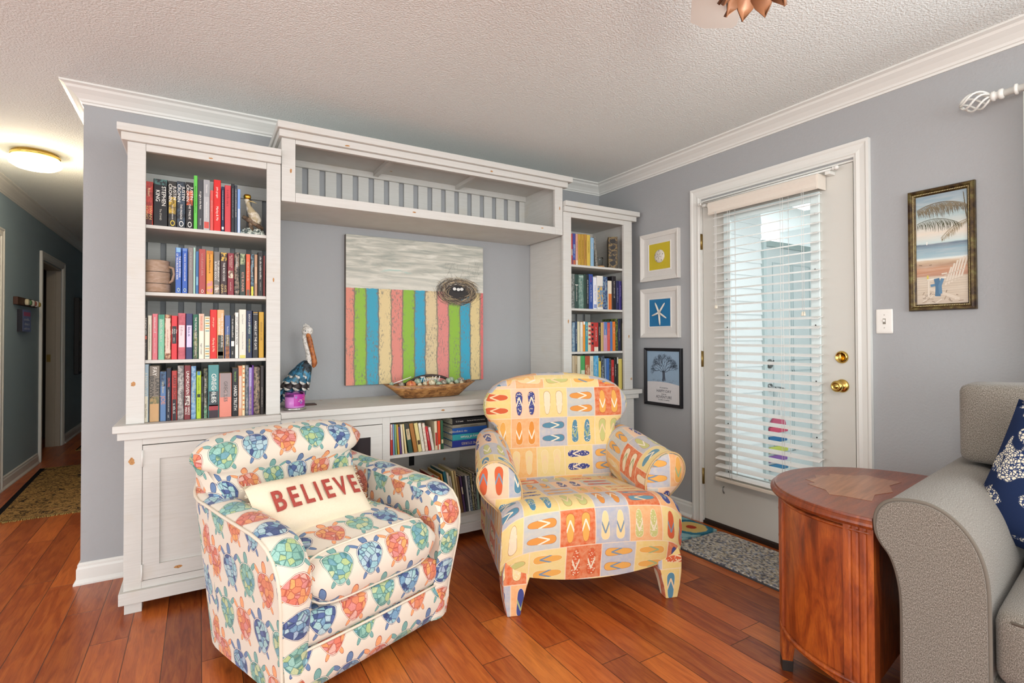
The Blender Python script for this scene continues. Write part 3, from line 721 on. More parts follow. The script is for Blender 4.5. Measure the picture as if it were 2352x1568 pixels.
# tan knots where the paint is worn through
KN = art_mat('#c08a4e', '#8a5a2c', 300, 0.55)
def knot(par, x, z, rx, rz, y):
    mb = MB(); n = 14; ring = [(x+rx*math.cos(2*PI*i/n)*random.uniform(0.75, 1.15), z+rz*math.sin(2*PI*i/n)*random.uniform(0.7, 1.2)) for i in range(n)]
    mb.prism(ring, lambda a, b, d: Vector((a, d, b)), y-0.0006, y+0.001); mb.build('worn_knot', KN, par)
TL, TR = [o for o in COL.objects if o.name.startswith('bookcase')]
for p, x, z, rx, rz, y in ((TL, -2.985, 0.975, 0.009, 0.012, -0.455), (TL, -2.435, 1.455, 0.004, 0.012, -0.455), (TL, -2.70, 2.001, 0.010, 0.003, -0.455), (b1, -2.988, 0.645, 0.011, 0.016, -0.465),
                           (b1, -2.82, 0.162, 0.018, 0.0065, -0.467), (br, -2.358, 2.00, 0.005, 0.012, -0.455), (br, -2.09, 2.168, 0.013, 0.004, -0.475), (br, -1.24, 2.174, 0.008, 0.005, -0.475), (br, -1.72, 1.872, 0.012, 0.0035, -0.455),
                           (br, -0.86, 1.876, 0.010, 0.003, -0.455), (br, -0.722, 2.02, 0.004, 0.012, -0.455), (TR, -0.655, 1.28, 0.005, 0.014, -0.455), (TR, -0.118, 1.18, 0.005, 0.012, -0.455), (b2, -1.56, 0.763, 0.012, 0.005, -0.481)):
    knot(p, x, z, rx, rz, y)

# ------------------------------------------------------------------ books
PAGE = art_mat('#e5dcc6', '#cbbf9f', 500, 0.5, (0.2, 0.2, 0.2))
MT = Matrix(((0, 1, 0), (0, 0, -1), (-1, 0, 0)))      # text runs down the spine
SPINE_ROT = MT.to_euler()
def cm(c): return art_mat(c[0], c[1], c[2] if len(c) > 2 else 70, 0.5) if isinstance(c, tuple) else flat(c, 0.45)
def book(x, w, h, z, yf, dep, color, bands=(), texts=(), lean=0, label='', group='', soft=True):
    """x = left edge of the spine; spine faces -y. texts: (string, colour, centre 0..1 from the top, length share, width share)"""
    mb = MB(); hw = w/2; t = 0.0012
    mb.mat(cm(color)); rr = min(0.003, hw*0.35)
    mb.prism([(-hw, dep), (-hw, rr), (-hw+rr*0.4, rr*0.3), (-hw+rr, 0), (hw-rr, 0), (hw-rr*0.4, rr*0.3), (hw, rr), (hw, dep), (hw-t, dep), (hw-t, rr), (-hw+t, rr), (-hw+t, dep)], lambda a, b, d: Vector((a, b, d)), 0, h)
    for f0, f1, c in bands:
        mb.mat(cm(c)); mb.box(-hw+rr, hw-rr, -0.0003, 0.0002, h*(1-f1), h*(1-f0))
    o = mb.build('book'); o.location = (x+hw, yf, z); o.rotation_euler = (0, R(lean), 0)
    box('page_block', -hw+t+0.0002, hw-t-0.0002, rr+0.0004, dep-0.003, 0.0015 if not soft else 0.0003, h-(0.003 if not soft else 0.0003), PAGE, o)
    for s, c, ctr, ln, ws in texts:
        if s[0] == '~':
            scribble('title', flat(c, 0.4), h*ln, min(w*ws*0.5, 0.008), (0, -0.0006, h*(1-ctr)), SPINE_ROT, o); continue
        lines = s.split('\n'); n = max(len(l) for l in lines); size = min(h*ln/(n*0.60), w*ws*1.25/(1 if len(lines) == 1 else len(lines)*1.12))
        sx = min(1.6, max(0.5, h*ln/(n*0.60*size)))
        tx = text('title', s, flat(c, 0.4), size, (0, -0.0006, h*(1-ctr)), SPINE_ROT, o, sx=sx)
    tag(o, label, 'book', group); return o
def run(rows, specs, z, yf, shelf, group, dep=0.145, maxz=9):
    looks = [s[0] for s in specs]
    for i, ((x, w, h), s) in enumerate(zip(rows, specs)):
        look, color = s[0], s[1]; bands = s[2] if len(s) > 2 else (); texts = s[3] if len(s) > 3 else ()
        if i == 0: where = 'at the left end of'
        elif i == len(rows)-1: where = 'at the right end of'
        else: where = 'right of the '+looks[i-1]+' one,'
        lab = look+' book '+where+' '+(shelf if where[:5] != 'right' else shelf[4:])
        book(x+0.0004, w-0.0008, min(h, maxz), z+0.0006, yf, dep*random.uniform(0.93, 1.05), color, bands, texts, label=lab, group=group)
WH, CR, BK = '#f3efe6', '#e9dfc8', '#17171a'
L1 = [(-2.951, 0.031, 0.191), (-2.919, 0.053, 0.207), (-2.865, 0.033, 0.205), (-2.832, 0.033, 0.209), (-2.798, 0.03, 0.21), (-2.767, 0.015, 0.245), (-2.752, 0.023, 0.23), (-2.729, 0.026, 0.232), (-2.702, 0.014, 0.186), (-2.688, 0.03, 0.238), (-2.657, 0.013, 0.21), (-2.643, 0.026, 0.219), (-2.616, 0.014, 0.23), (-2.602, 0.012, 0.225), (-2.59, 0.013, 0.208)]
run(L1, [('red-brown', ('#c2453a', '#8d2f28', 25), ((0.75, 1, '#4f2a27'),), (('Robert', '#e9c9a0', 0.25, 0.25, 0.7), ('SWAN\nSONG', '#e0b070', 0.72, 0.36, 0.8))),
 ('thick black', BK, ((0, 0.12, ('#17171a', '#3f6a66', 60)),), (('STEPHEN\nKING', WH, 0.36, 0.44, 0.9), ('The STAND', '#c9c4b8', 0.76, 0.26, 0.45))),
 ('black and yellow', ('#1d1c1c', '#37322a', 30), ((0.35, 0.72, ('#c9a637', '#6a561f', 40)),), (('JUSTIN\nCRONIN', WH, 0.26, 0.36, 0.95), ('THE CITY OF MIRRORS', WH, 0.68, 0.36, 0.5), ('O', '#f0d24a', 0.92, 0.1, 0.6))),
 ('dark blue', ('#20262f', '#3c4a5a', 30), (), (('JUSTIN\nCRONIN', WH, 0.26, 0.36, 0.95), ('THE PASSAGE', WH, 0.66, 0.36, 0.5), ('O', WH, 0.92, 0.1, 0.6))),
 ('black and orange', '#201b1b', ((0.18, 0.5, ('#cf5a2c', '#6f2c1c', 40)),), (('JUSTIN\nCRONIN', WH, 0.24, 0.34, 0.95), ('THE TWELVE', WH, 0.64, 0.34, 0.5), ('O', WH, 0.92, 0.1, 0.6))),
 ('thin bright green', '#63c64e', (), (('~', '#2c7a2a', 0.45, 0.5, 0.6),)),
 ('charcoal', '#45464a', (), (('A Light in the Attic', WH, 0.42, 0.56, 0.8), ('Silverstein', '#c9c9c9', 0.85, 0.22, 0.4))),
 ('grey and white', '#b8b8b9', ((0.0, 0.34, '#a3a3a6'), (0.84, 0.97, '#cf5348')), (('Silverstein', WH, 0.18, 0.28, 0.6), ('Where the Sidewalk Ends', WH, 0.60, 0.42, 0.7))),
 ('short coral', '#d95a54', (), (('~', '#f0c2b4', 0.4, 0.3, 0.6),)),
 ('bright red', '#d92420', (), (('john grogan', WH, 0.25, 0.3, 0.5), ('Marley & Me', WH, 0.66, 0.36, 0.7))),
 ('thin navy', '#1e2a4d', ((0.9, 0.96, WH),), (('~', WH, 0.42, 0.66, 0.6),)),
 ('rose red', '#cf444b', (), (('~', '#a22c33', 0.28, 0.36, 0.6),)),
 ('thin black', '#26262b', (), (('~', '#b9b9bb', 0.4, 0.6, 0.5),)),
 ('thin slate', '#39404c', (), (('~', WH, 0.38, 0.6, 0.7),)),
 ('thin blue and white', '#7fa3dc', ((0.45, 1, '#c6d2e3'),), ())], 1.673, -0.430, 'the left bookcase\'s top shelf', 'books on the top shelf of the left bookcase')
L2 = [(-2.836, 0.023, 0.205), (-2.811, 0.022, 0.204), (-2.787, 0.02, 0.209), (-2.767, 0.008, 0.211), (-2.758, 0.012, 0.194), (-2.746, 0.028, 0.206), (-2.716, 0.028, 0.201), (-2.686, 0.025, 0.199), (-2.66, 0.029, 0.197), (-2.63, 0.027, 0.197), (-2.602, 0.022, 0.202), (-2.58, 0.026, 0.198), (-2.553, 0.019, 0.198), (-2.533, 0.015, 0.199), (-2.517, 0.014, 0.199), (-2.502, 0.024, 0.211), (-2.478, 0.008, 0.196)]
run(L2, [('blue', '#3f66b5', ((0, 0.1, '#87b4d8'),), (('THE BOOK WOMAN\nOF TROUBLESOME CREEK', WH, 0.42, 0.6, 0.95), ('O', '#dce9a8', 0.93, 0.07, 0.5))),
 ('royal blue', '#3a62b8', ((0, 0.06, '#6a8ac8'),), (("THE BOOK WOMAN'S DAUGHTER", WH, 0.42, 0.6, 0.5), ('O', '#dce9a8', 0.93, 0.07, 0.5))),
 ('taupe', '#8c827e', (), (('~', '#e0d7cc', 0.3, 0.4, 0.5),)), ('thin pale green', '#a9cfc0', (), ()), ('thin blue', '#3d6d9f', ((0.6, 0.8, '#7eb0c9'),), ()),
 ('brick red', '#b04a45', (), (('~', '#e2aba0', 0.35, 0.5, 0.5), ('O', WH, 0.94, 0.06, 0.4))),
 ('orange', '#e09a35', ((0.0, 0.08, '#c77a28'), (0.7, 1, ('#e0a24a', '#c6779c', 50))), (('~', '#6a3e16', 0.3, 0.46, 0.5),)),
 ('grey', '#78736e', ((0.78, 0.96, ('#cfc8ba', '#8a6f5a', 60)),), (('THE LIBRARIAN OF\nBURNED BOOKS', WH, 0.45, 0.56, 0.9),)),
 ('dark brown', '#3c2526', ((0, 0.2, ('#e2b44a', '#2f2a2a', 60)),), (('THE ROSE CODE', WH, 0.46, 0.46, 0.6), ('KATE\nQUINN', '#e3c27e', 0.86, 0.2, 0.9))),
 ('maroon', '#8c2f3a', ((0.42, 0.60, ('#d8cbb5', '#7c5a4a', 80)),), (('ALL THE WAYS WE\nSAID GOODBYE', '#e9c8b8', 0.2, 0.32, 0.9), ('~', '#e9c8b8', 0.8, 0.2, 0.4))),
 ('near-black patterned', ('#2c2623', '#8a7866', 60), (), (('~', WH, 0.25, 0.3, 0.7), ('~', WH, 0.93, 0.06, 0.5))),
 ('dark green', '#2b3a34', ((0, 0.26, ('#aeb68c', '#5d6b4e', 60)),), (('KITE RUNNER', '#d9a08a', 0.68, 0.5, 0.8),)),
 ('bright orange', '#e0603c', ((0.86, 1, '#7a5c46'),), (('~', '#f4c9a8', 0.42, 0.46, 0.8),)),
 ('black and yellow', ('#23303a', '#5f7f8c', 60), ((0.78, 1, '#d8d13c'),), (('~', WH, 0.35, 0.4, 0.6),)), ('tan', '#b0886a', ((0.3, 0.7, '#c9a586'),), ()),
 ('tall black', '#1e1918', (), (('~', WH, 0.36, 0.52, 0.6), ('~', '#cfc9bf', 0.78, 0.2, 0.4))), ('thin maroon', '#7c2c2a', (), ())],
 1.376, -0.430, 'the left bookcase\'s second shelf', 'books on the second shelf of the left bookcase')
L3 = [(-2.953, 0.016, 0.188), (-2.937, 0.015, 0.195), (-2.921, 0.021, 0.203), (-2.899, 0.024, 0.2), (-2.875, 0.024, 0.2), (-2.85, 0.023, 0.196), (-2.825, 0.029, 0.208), (-2.795, 0.026, 0.207), (-2.768, 0.022, 0.203), (-2.745, 0.022, 0.207), (-2.722, 0.022, 0.195), (-2.7, 0.028, 0.227), (-2.672, 0.029, 0.227), (-2.641, 0.024, 0.202), (-2.617, 0.019, 0.202), (-2.598, 0.015, 0.216), (-2.581, 0.03, 0.231), (-2.551, 0.026, 0.226), (-2.524, 0.026, 0.226), (-2.497, 0.023, 0.221)]
run(L3, [('black', '#2a2320', ((0.44, 0.52, '#c9604a'),), (('SUE MONK KIDD', WH, 0.22, 0.4, 0.6), ('The Book of Longings', '#cfc6bb', 0.76, 0.42, 0.7))), ('ivory', '#ddd8c4', (), (('~', '#7d8a70', 0.5, 0.6, 0.5),)),
 ('pink', '#d9767f', (), (('~', WH, 0.25, 0.36, 0.7), ('~', '#f2c7c4', 0.7, 0.34, 0.5))), ('mint green', '#7cbf9e', ((0, 0.1, '#3f8f74'),), (('~', WH, 0.35, 0.5, 0.7), ('~', '#dff0df', 0.8, 0.2, 0.4))),
 ('floral brown', ('#7c4630', '#c9a07c', 70), ((0.08, 0.86, '#e8c9b8'),), (('~', '#c28a7a', 0.55, 0.44, 0.5),)), ('coral red', '#d9383e', ((0.24, 0.64, '#2c2b2f'),), (('The\nParis\nWife', WH, 0.36, 0.2, 0.9), ('~', WH, 0.56, 0.12, 0.5))),
 ('rose', ('#c4606a', '#b2505c', 30), ((0.26, 0.74, '#ecd2d4'),), (('~', '#b98a90', 0.4, 0.2, 0.7),)), ('navy with lilac label', '#3a3a66', ((0.26, 0.74, '#d9cbe6'),), (('~', '#6a5a8c', 0.4, 0.2, 0.9),)),
 ('deep green', '#24644c', ((0.35, 0.75, ('#37443a', '#8a8a5a', 50)), (0.75, 1, ('#3a3c2c', '#6f7a52', 60))), (('THE TUSCAN CHILD', WH, 0.3, 0.5, 0.6), ('RHYS BOWEN', '#d9d9c6', 0.76, 0.3, 0.5))),
 ('cream and peach', '#eee6d2', ((0, 0.38, '#eab39c'),), (('~', '#c45a48', 0.22, 0.32, 0.5), ('regan cooper', '#5a5a58', 0.78, 0.34, 0.7))),
 ('gold and teal striped', '#ece4cc', tuple((0.03+0.06*i, 0.055+0.06*i, ('#c79a3c', '#6f9a9c')[i % 2]) for i in range(16) if not 6 <= i <= 10), ()),
 ('bright red', '#d8261f', (), (('john grogan', '#f4c9a8', 0.26, 0.28, 0.5), ('Marley & Me', '#f4d9b8', 0.72, 0.36, 0.7))),
 ('peach and black', '#e8b07c', ((0.52, 1, ('#2c2c28', '#4a4f40', 60)), (0.86, 0.94, '#b9655a')), (('WHERE THE CRAWDADS SING\nDELIA OWENS            ', WH, 0.42, 0.70, 0.9),)),
 ('blue and brown', '#4a6296', ((0.45, 0.72, ('#5b5a4a', '#8a7a5a', 50)), (0.72, 1, ('#a5653a', '#6a4630', 60))), (('The Girls in the Stilt House', WH, 0.46, 0.62, 0.7),)),
 ('thin black', '#22211f', ((0.6, 0.72, WH),), (('~', WH, 0.3, 0.44, 0.7), ('~', WH, 0.88, 0.08, 0.6))), ('white', '#ece9e1', (), (("DON'T LOOK BACK MAMA", '#2a2a2a', 0.4, 0.6, 0.6),)),
 ('wide cream', '#e6dfcf', ((0.94, 1, '#d9cf6a'),), (('Joyce Maynard', '#8a8a8a', 0.2, 0.26, 0.5), ('At Home in the World', '#8c8c8c', 0.64, 0.46, 0.6))),
 ('navy and green', '#222c4c', ((0.3, 0.85, ('#274a4c', '#1f2a4a', 50)),), (('SUCH A QUIET PLACE', WH, 0.28, 0.46, 0.6), ('MEGAN MIRANDA', '#d6c24e', 0.74, 0.28, 0.5))),
 ('black with white lettering', '#201f22', ((0.03, 0.045, '#c79a3c'), (0.07, 0.075, WH)), (('ANGELS AT THE GATE', WH, 0.52, 0.66, 0.7),)), ('golden', '#c99b28', (), (('~', '#8a6414', 0.42, 0.4, 0.6),))],
 1.077, -0.430, 'the left bookcase\'s third shelf', 'books on the third shelf of the left bookcase')
L4 = [(-2.953, 0.021, 0.254), (-2.931, 0.039, 0.246), (-2.891, 0.023, 0.22), (-2.868, 0.019, 0.234), (-2.848, 0.021, 0.222), (-2.826, 0.025, 0.244), (-2.8, 0.025, 0.244), (-2.774, 0.02, 0.241), (-2.753, 0.019, 0.216), (-2.734, 0.008, 0.191), (-2.726, 0.018, 0.227), (-2.707, 0.044, 0.244), (-2.662, 0.051, 0.204), (-2.61, 0.027, 0.226), (-2.583, 0.016, 0.236), (-2.567, 0.012, 0.238), (-2.554, 0.015, 0.238), (-2.539, 0.014, 0.227), (-2.525, 0.007, 0.237), (-2.518, 0.027, 0.228), (-2.49, 0.017, 0.232)]
run(L4, [('pale blue and cream', '#9fb4c0', ((0.55, 1, '#ddd6bf'),), (('A PAINTED HOUSE', '#e4ddc4', 0.38, 0.5, 0.7), ('John Grisham', '#77705f', 0.8, 0.32, 0.5))),
 ('thick sandy brown', '#7d7468', ((0.55, 0.68, ('#6a6a4a', '#a58a5a', 50)), (0.68, 1, '#c79e6e')), (('FAY', WH, 0.10, 0.16, 0.8), ('LARRY\nBROWN', '#26221f', 0.38, 0.32, 0.95))),
 ('steel blue', '#5a7ba6', ((0, 0.3, ('#22304c', '#44607c', 50)),), (('Larry Brown', '#e2d2a0', 0.32, 0.3, 0.4), ('JOE', '#d98a62', 0.58, 0.2, 0.75))),
 ('navy black', '#1f2233', (), (('ON FIRE', '#d9544c', 0.27, 0.2, 0.6), ('~', WH, 0.62, 0.42, 0.4), ('~', WH, 0.92, 0.06, 0.6))), ('red and black', '#b23a34', ((0.58, 1, '#26252b'),), (('LARRY BROWN', '#2f1714', 0.36, 0.5, 0.8), ('~', WH, 0.76, 0.2, 0.8))),
 ('mottled grey', ('#6f6a69', '#a39d98', 60), (), (('~', WH, 0.45, 0.56, 0.9),)), ('maroon', '#7a2b30', ((0.56, 0.74, ('#d8d2c8', '#5a3030', 60)),), (('UNFORGIVEN', WH, 0.32, 0.42, 0.55), ('NANCE\nPIERCE', WH, 0.84, 0.16, 0.9))),
 ('denim blue', ('#5f87b0', '#8fb0c8', 60), (), (('~', '#d9e2a0', 0.5, 0.4, 0.7),)), ('lime green', '#b2cc2e', ((0.48, 0.55, '#26331c'), (0, 0.08, '#4a86b0')), (('~', '#5a7a1a', 0.3, 0.34, 0.6), ('~', '#4a6a14', 0.72, 0.28, 0.5))),
 ('short black', '#25252a', (), (('~', WH, 0.5, 0.2, 0.5),)), ('black and green', ('#22221f', '#5a5a3f', 60), ((0.75, 1, ('#6f9a74', '#2f4a34', 50)),), (('~', WH, 0.35, 0.3, 0.7), ('~', WH, 0.7, 0.2, 0.6))),
 ('thick teal and black', '#4f8c8c', ((0.5, 0.78, ('#3f4c50', '#2a3034', 40)), (0.76, 0.86, '#a33a3f'), (0.86, 1, '#3c2c34')), (('GREG ILES', WH, 0.44, 0.66, 0.5), ('MISSISSIPPI BLOOD', '#cfe0dc', 0.46, 0.6, 0.22))),
 ('thick salmon', '#e08a78', ((0, 0.55, '#9a8a88'),), (('GREG ILES', '#5a5454', 0.42, 0.56, 0.45), ('THE BONE TREE', '#c9a8a0', 0.46, 0.4, 0.2))), ('black', '#1f1f22', (), (('Nevada Barr', '#8fc45a', 0.18, 0.28, 0.6), ('HARD TRUTH', WH, 0.62, 0.5, 0.75))),
 ('peach', '#e0a582', ((0, 0.2, '#d98058'), (0.2, 0.85, '#d8c6b8')), ()), ('orange and cream', '#efd9b0', tuple((0.05+0.09*i, 0.08+0.09*i, '#d98a4a') for i in range(10)), ()), ('dark grey', ('#46525a', '#77767a', 60), (), (('~', WH, 0.8, 0.3, 0.6),)),
 ('lilac', '#a291c8', ((0.4, 1, ('#6a5a7a', '#a88a8a', 60)),), (('~', WH, 0.3, 0.36, 0.6),)), ('thin purple', '#6a3a94', (), ()), ('brown patterned', ('#3c3128', '#8a7560', 70), (), (('~', '#cfb890', 0.4, 0.5, 0.6),)), ('dark brown', '#2a211f', (), (('~', '#cfc2b0', 0.64, 0.4, 0.5),))],
 0.8037, -0.430, 'the left bookcase\'s bottom shelf', 'books on the bottom shelf of the left bookcase')
R1 = [(-0.6, 0.0105, 0.208), (-0.589, 0.025, 0.211), (-0.563, 0.019, 0.21), (-0.543, 0.026, 0.212), (-0.516, 0.024, 0.214), (-0.491, 0.024, 0.216), (-0.466, 0.029, 0.214), (-0.434, 0.029, 0.198)]
run(R1, [('red striped', '#c8493f', ((0.5, 0.7, '#d9cfb0'), (0.8, 1, '#a34a2c')), ()), ('violet blue', '#4a4c96', ((0.35, 0.8, ('#5f8ac0', '#4a4c96', 50)), (0.85, 1, '#c46a44')), (('~', WH, 0.5, 0.3, 0.6),)), ('pinkish', '#d9a08c', ((0.85, 1, '#e6dcc2'),), (('~', '#8a5a4a', 0.4, 0.3, 0.4),)),
 ('mustard', '#c29a3c', (), (('~', '#5f4614', 0.5, 0.6, 0.4),)), ('gold', '#bb9238', (), (('~', '#5f4614', 0.5, 0.6, 0.4),)), ('ochre', '#b5873c', (), (('~', '#5f4614', 0.5, 0.6, 0.4),)), ('yellow', '#d6b850', (), (('~', '#7a5c1c', 0.4, 0.4, 0.4),)), ('pale blue', '#8fb4cf', (), (('~', WH, 0.3, 0.2, 0.6),))],
 1.664, -0.420, 'the right bookcase\'s top shelf', 'books on the top shelf of the right bookcase')
R2 = [(-0.599, 0.025, 0.232), (-0.573, 0.032, 0.231), (-0.54, 0.044, 0.231), (-0.494, 0.021, 0.236), (-0.472, 0.021, 0.234), (-0.45, 0.035, 0.239), (-0.412, 0.032, 0.221), (-0.377, 0.053, 0.233), (-0.323, 0.04, 0.229), (-0.28, 0.036, 0.203), (-0.241, 0.037, 0.238), (-0.203, 0.026, 0.207), (-0.175, 0.024, 0.206)]
run(R2, [('grey patterned', ('#8f948f', '#5a605c', 70), (), ()), ('forest green', '#2f4a43', ((0.3, 0.32, WH),), (('~', WH, 0.55, 0.5, 0.6),)), ('grey green', ('#5a7a70', '#7c978c', 40), ((0.05, 0.07, '#c9d2cc'),), (('~', WH, 0.35, 0.3, 0.5), ('~', '#dfe4df', 0.8, 0.24, 0.4))), ('bottle green', '#274238', (), ()),
 ('black', '#23272a', (), (('~', WH, 0.5, 0.7, 0.7),)), ('blue', '#2c4e9e', (), (('~', WH, 0.55, 0.5, 0.5), ('~', '#d4543c', 0.15, 0.2, 0.4))), ('white and blue', '#e9eaf0', ((0.85, 0.97, '#8a9ac8'),), (('~', '#6a6fb0', 0.5, 0.5, 0.5),)),
 ('thick white', '#e6e2da', ((0.3, 0.94, ('#4f8ab8', '#d9b060', 60)),), ()), ('navy patterned', ('#2a3566', '#6a8aa0', 60), (), (('~', WH, 0.3, 0.3, 0.6),)), ('cream', '#e9dcc8', ((0.45, 1, '#e07a3a'),), ()), ('tall black', '#231f26', (), (('~', WH, 0.4, 0.5, 0.7),)), ('navy', '#2a2c56', (), (('~', '#c8c8d8', 0.5, 0.5, 0.5),)), ('purple', '#42397a', (), (('~', '#bfb8dc', 0.35, 0.4, 0.6),))],
 1.369, -0.420, 'the right bookcase\'s second shelf', 'books on the second shelf of the right bookcase')
R3 = [(-0.596, 0.023, 0.197), (-0.572, 0.019, 0.203), (-0.552, 0.02, 0.203), (-0.526, 0.021, 0.201), (-0.504, 0.02, 0.204), (-0.483, 0.021, 0.202), (-0.46, 0.025, 0.199), (-0.434, 0.023, 0.2), (-0.41, 0.041, 0.198), (-0.368, 0.021, 0.199), (-0.346, 0.024, 0.199), (-0.321, 0.034, 0.204), (-0.286, 0.025, 0.2), (-0.26, 0.02, 0.208), (-0.239, 0.027, 0.208), (-0.211, 0.022, 0.228), (-0.187, 0.021, 0.224), (-0.165, 0.0155, 0.229), (-0.149, 0.02, 0.197)]
run(R3, [('grey blue', ('#6a8aa0', '#9fb2bc', 50), (), ()), ('ink blue', '#2f4a66', (), (('~', WH, 0.5, 0.5, 0.6),)), ('cream', '#e0d8b4', (), ()), ('off-white', '#eae6da', ((0.5, 1, '#d9d2bc'),), ()), ('amber', '#e09434', ((0, 0.1, WH),), ()), ('teal', '#3a9aa8', (), (('~', WH, 0.15, 0.2, 0.8), ('~', WH, 0.4, 0.2, 0.8))),
 ('cream and red', '#e2cfae', tuple((0.1+0.15*i, 0.17+0.15*i, '#b84a42') for i in range(5)), ()), ('red and black checked', '#c23f3a', tuple((0.05+0.16*i, 0.13+0.16*i, '#26262a') for i in range(5)), ()), ('thick red', '#b8352f', ((0.85, 1, '#e6d6c2'),), (('~', WH, 0.4, 0.5, 0.4),)), ('black', '#262220', (), (('~', WH, 0.3, 0.3, 0.6),)), ('tan', '#c6a56a', (), ()), ('pink and blue', '#c79ab0', ((0, 0.45, '#5f7fb8'),), (('~', WH, 0.4, 0.3, 0.5),)),
 ('salmon', '#d4584e', (), (('~', '#f4cdb8', 0.4, 0.4, 0.5),)), ('denim blue', '#4f78b0', (), ()), ('bright orange', '#e07a2c', (), (('~', WH, 0.3, 0.2, 0.6),)), ('black and green', ('#2a3320', '#6a7a34', 60), (), ()), ('navy', '#262a4a', (), (('~', '#c9c9da', 0.5, 0.4, 0.5),)), ('tall black', '#202020', (), ()), ('ivory', '#e2dab8', ((0, 0.12, '#8a2c2c'),), ())],
 1.077, -0.420, 'the right bookcase\'s third shelf', 'books on the third shelf of the right bookcase')
R4 = [(-0.597, 0.021, 0.246), (-0.575, 0.021, 0.246), (-0.553, 0.027, 0.243), (-0.525, 0.037, 0.244), (-0.486, 0.041, 0.242), (-0.444, 0.03, 0.241), (-0.411, 0.043, 0.242), (-0.367, 0.022, 0.226), (-0.344, 0.029, 0.24), (-0.314, 0.016, 0.22), (-0.296, 0.025, 0.222), (-0.27, 0.018, 0.219), (-0.251, 0.025, 0.21), (-0.225, 0.022, 0.222), (-0.202, 0.016, 0.227), (-0.185, 0.036, 0.216), (-0.148, 0.019, 0.211)]
run(R4, [('pale tan', '#cdbb9c', (), ()), ('tan', '#c4ae8a', (), (('WINGATE', '#5a4c3c', 0.4, 0.3, 0.5),)), ('cream and green', '#ddd6bc', ((0.5, 1, ('#8fb09a', '#ddd6bc', 50)),), ()), ('green', '#4aa05a', ((0.4, 1, '#cfdcc0'),), ()), ('brick and tan', '#b0543a', ((0.25, 0.9, ('#d0a888', '#b0704a', 50)),), ()), ('ivory', '#ded6bf', (), (('~', '#6a6a60', 0.3, 0.3, 0.5),)),
 ('wide sky blue', ('#4a9ac6', '#6fb4d4', 40), (), (('~', WH, 0.4, 0.3, 0.5),)), ('yellow and black', '#d4c05a', ((0, 0.1, '#2a2a24'),), ()), ('charcoal', ('#2c3038', '#5a6a7a', 50), (), (('~', WH, 0.5, 0.4, 0.6),)), ('grey blue', '#7a94b4', (), ()), ('blue', '#3f6cb0', (), ()), ('thin black', ('#2a2a2a', '#5a5a50', 60), (), ()), ('scarlet', '#bf2f2c', (), (('~', WH, 0.4, 0.3, 0.6),)),
 ('black', '#222224', (), (('~', WH, 0.4, 0.4, 0.6),)), ('black and white', '#2a2a2a', ((0, 0.2, '#d9d6cc'),), ()), ('yellow', '#d9c66a', (), ()), ('brown', '#6a5a3c', (), ())],
 0.8037, -0.420, 'the right bookcase\'s bottom shelf', 'books on the bottom shelf of the right bookcase')

# leaning grey book, ornate box, tumbler on the right bookcase's top shelf
book(-0.386, 0.018, 0.205, 1.6655, -0.420, 0.14, ('#8f8a80', '#6a655c', 70), (), (), lean=-6, label='leaning grey-brown book against the ornate dark box, top shelf of the right bookcase', group='books on the top shelf of the right bookcase')
g = G('ornate_gilt_leather'); x, y, z = g.sep(g.coord()); e = g.vor(g.coord(), 38, 'DISTANCE_TO_EDGE', 0); n = g.noise(g.coord(), 30, 3)
GILT = g.done(g.mix(g.sm(e + n*0.1, 0.16, 0.10), hx('#3a2c1c'), hx('#7c6434')), 0.5)
ob = thing('book_shaped_box', 'ornate brown and gilt box shaped like an old book, top shelf of right bookcase', 'box', (-0.232, -0.418, 1.6642), R(-38))
MB().prism([(-0.033, 0.0), (-0.03, -0.006), (0.03, -0.006), (0.033, 0.0), (0.033, 0.15), (0.027, 0.15), (0.027, 0.004), (-0.027, 0.004), (-0.027, 0.15), (-0.033, 0.15)], lambda a, b, d: Vector((a, b+0.0, d)), 0.0008, 0.222).build('cover', GILT, ob, bevel=0.001)
box('page_block', -0.0265, 0.0265, 0.0045, 0.146, 0.006, 0.216, PAGE, ob)
mb = MB()
for zc, s in ((0.19, 1), (0.145, 0.8), (0.11, 0.5), (0.075, 0.8), (0.035, 1)):
    mb.prism([(0.022*s*math.cos(2*PI*i/8), zc+0.017*s*math.sin(2*PI*i/8)) for i in range(8)], lambda a, b, d: Vector((a, d, b)), -0.0068, -0.0055)
mb.build('spine_ornament', flat('#1f1812', 0.5), ob)
mb = MB(); mb.prism([(0.075+0.035*math.cos(2*PI*i/16)*(1 if i % 2 else 0.86), 0.11+0.075*math.sin(2*PI*i/16)) for i in range(16)], lambda a, b, d: Vector((d, a, b)), -0.0338, -0.0325); mb.build('cover_ornament', flat('#2a1d14', 0.5), ob)
co = MB().lathe([(0.036, 0), (0.038, 0.003), (0.036, 0.009), (0.001, 0.009)], 28).build('coaster', flat('#b98f62')); co.location = (-0.335, -0.392, 1.6645); tag(co, 'round cork coaster under the small glass in the right bookcase', 'coaster')
tg = MB().lathe([(0.001, 0.003), (0.022, 0.004), (0.026, 0.05), (0.028, 0.062), (0.0265, 0.062), (0.0245, 0.05), (0.021, 0.009), (0.001, 0.008)], 28, caps=False).build('tumbler', M['tumbler']); tg.location = (-0.335, -0.392, 1.6710); tag(tg, 'small clear tumbler on the cork coaster', 'glass')

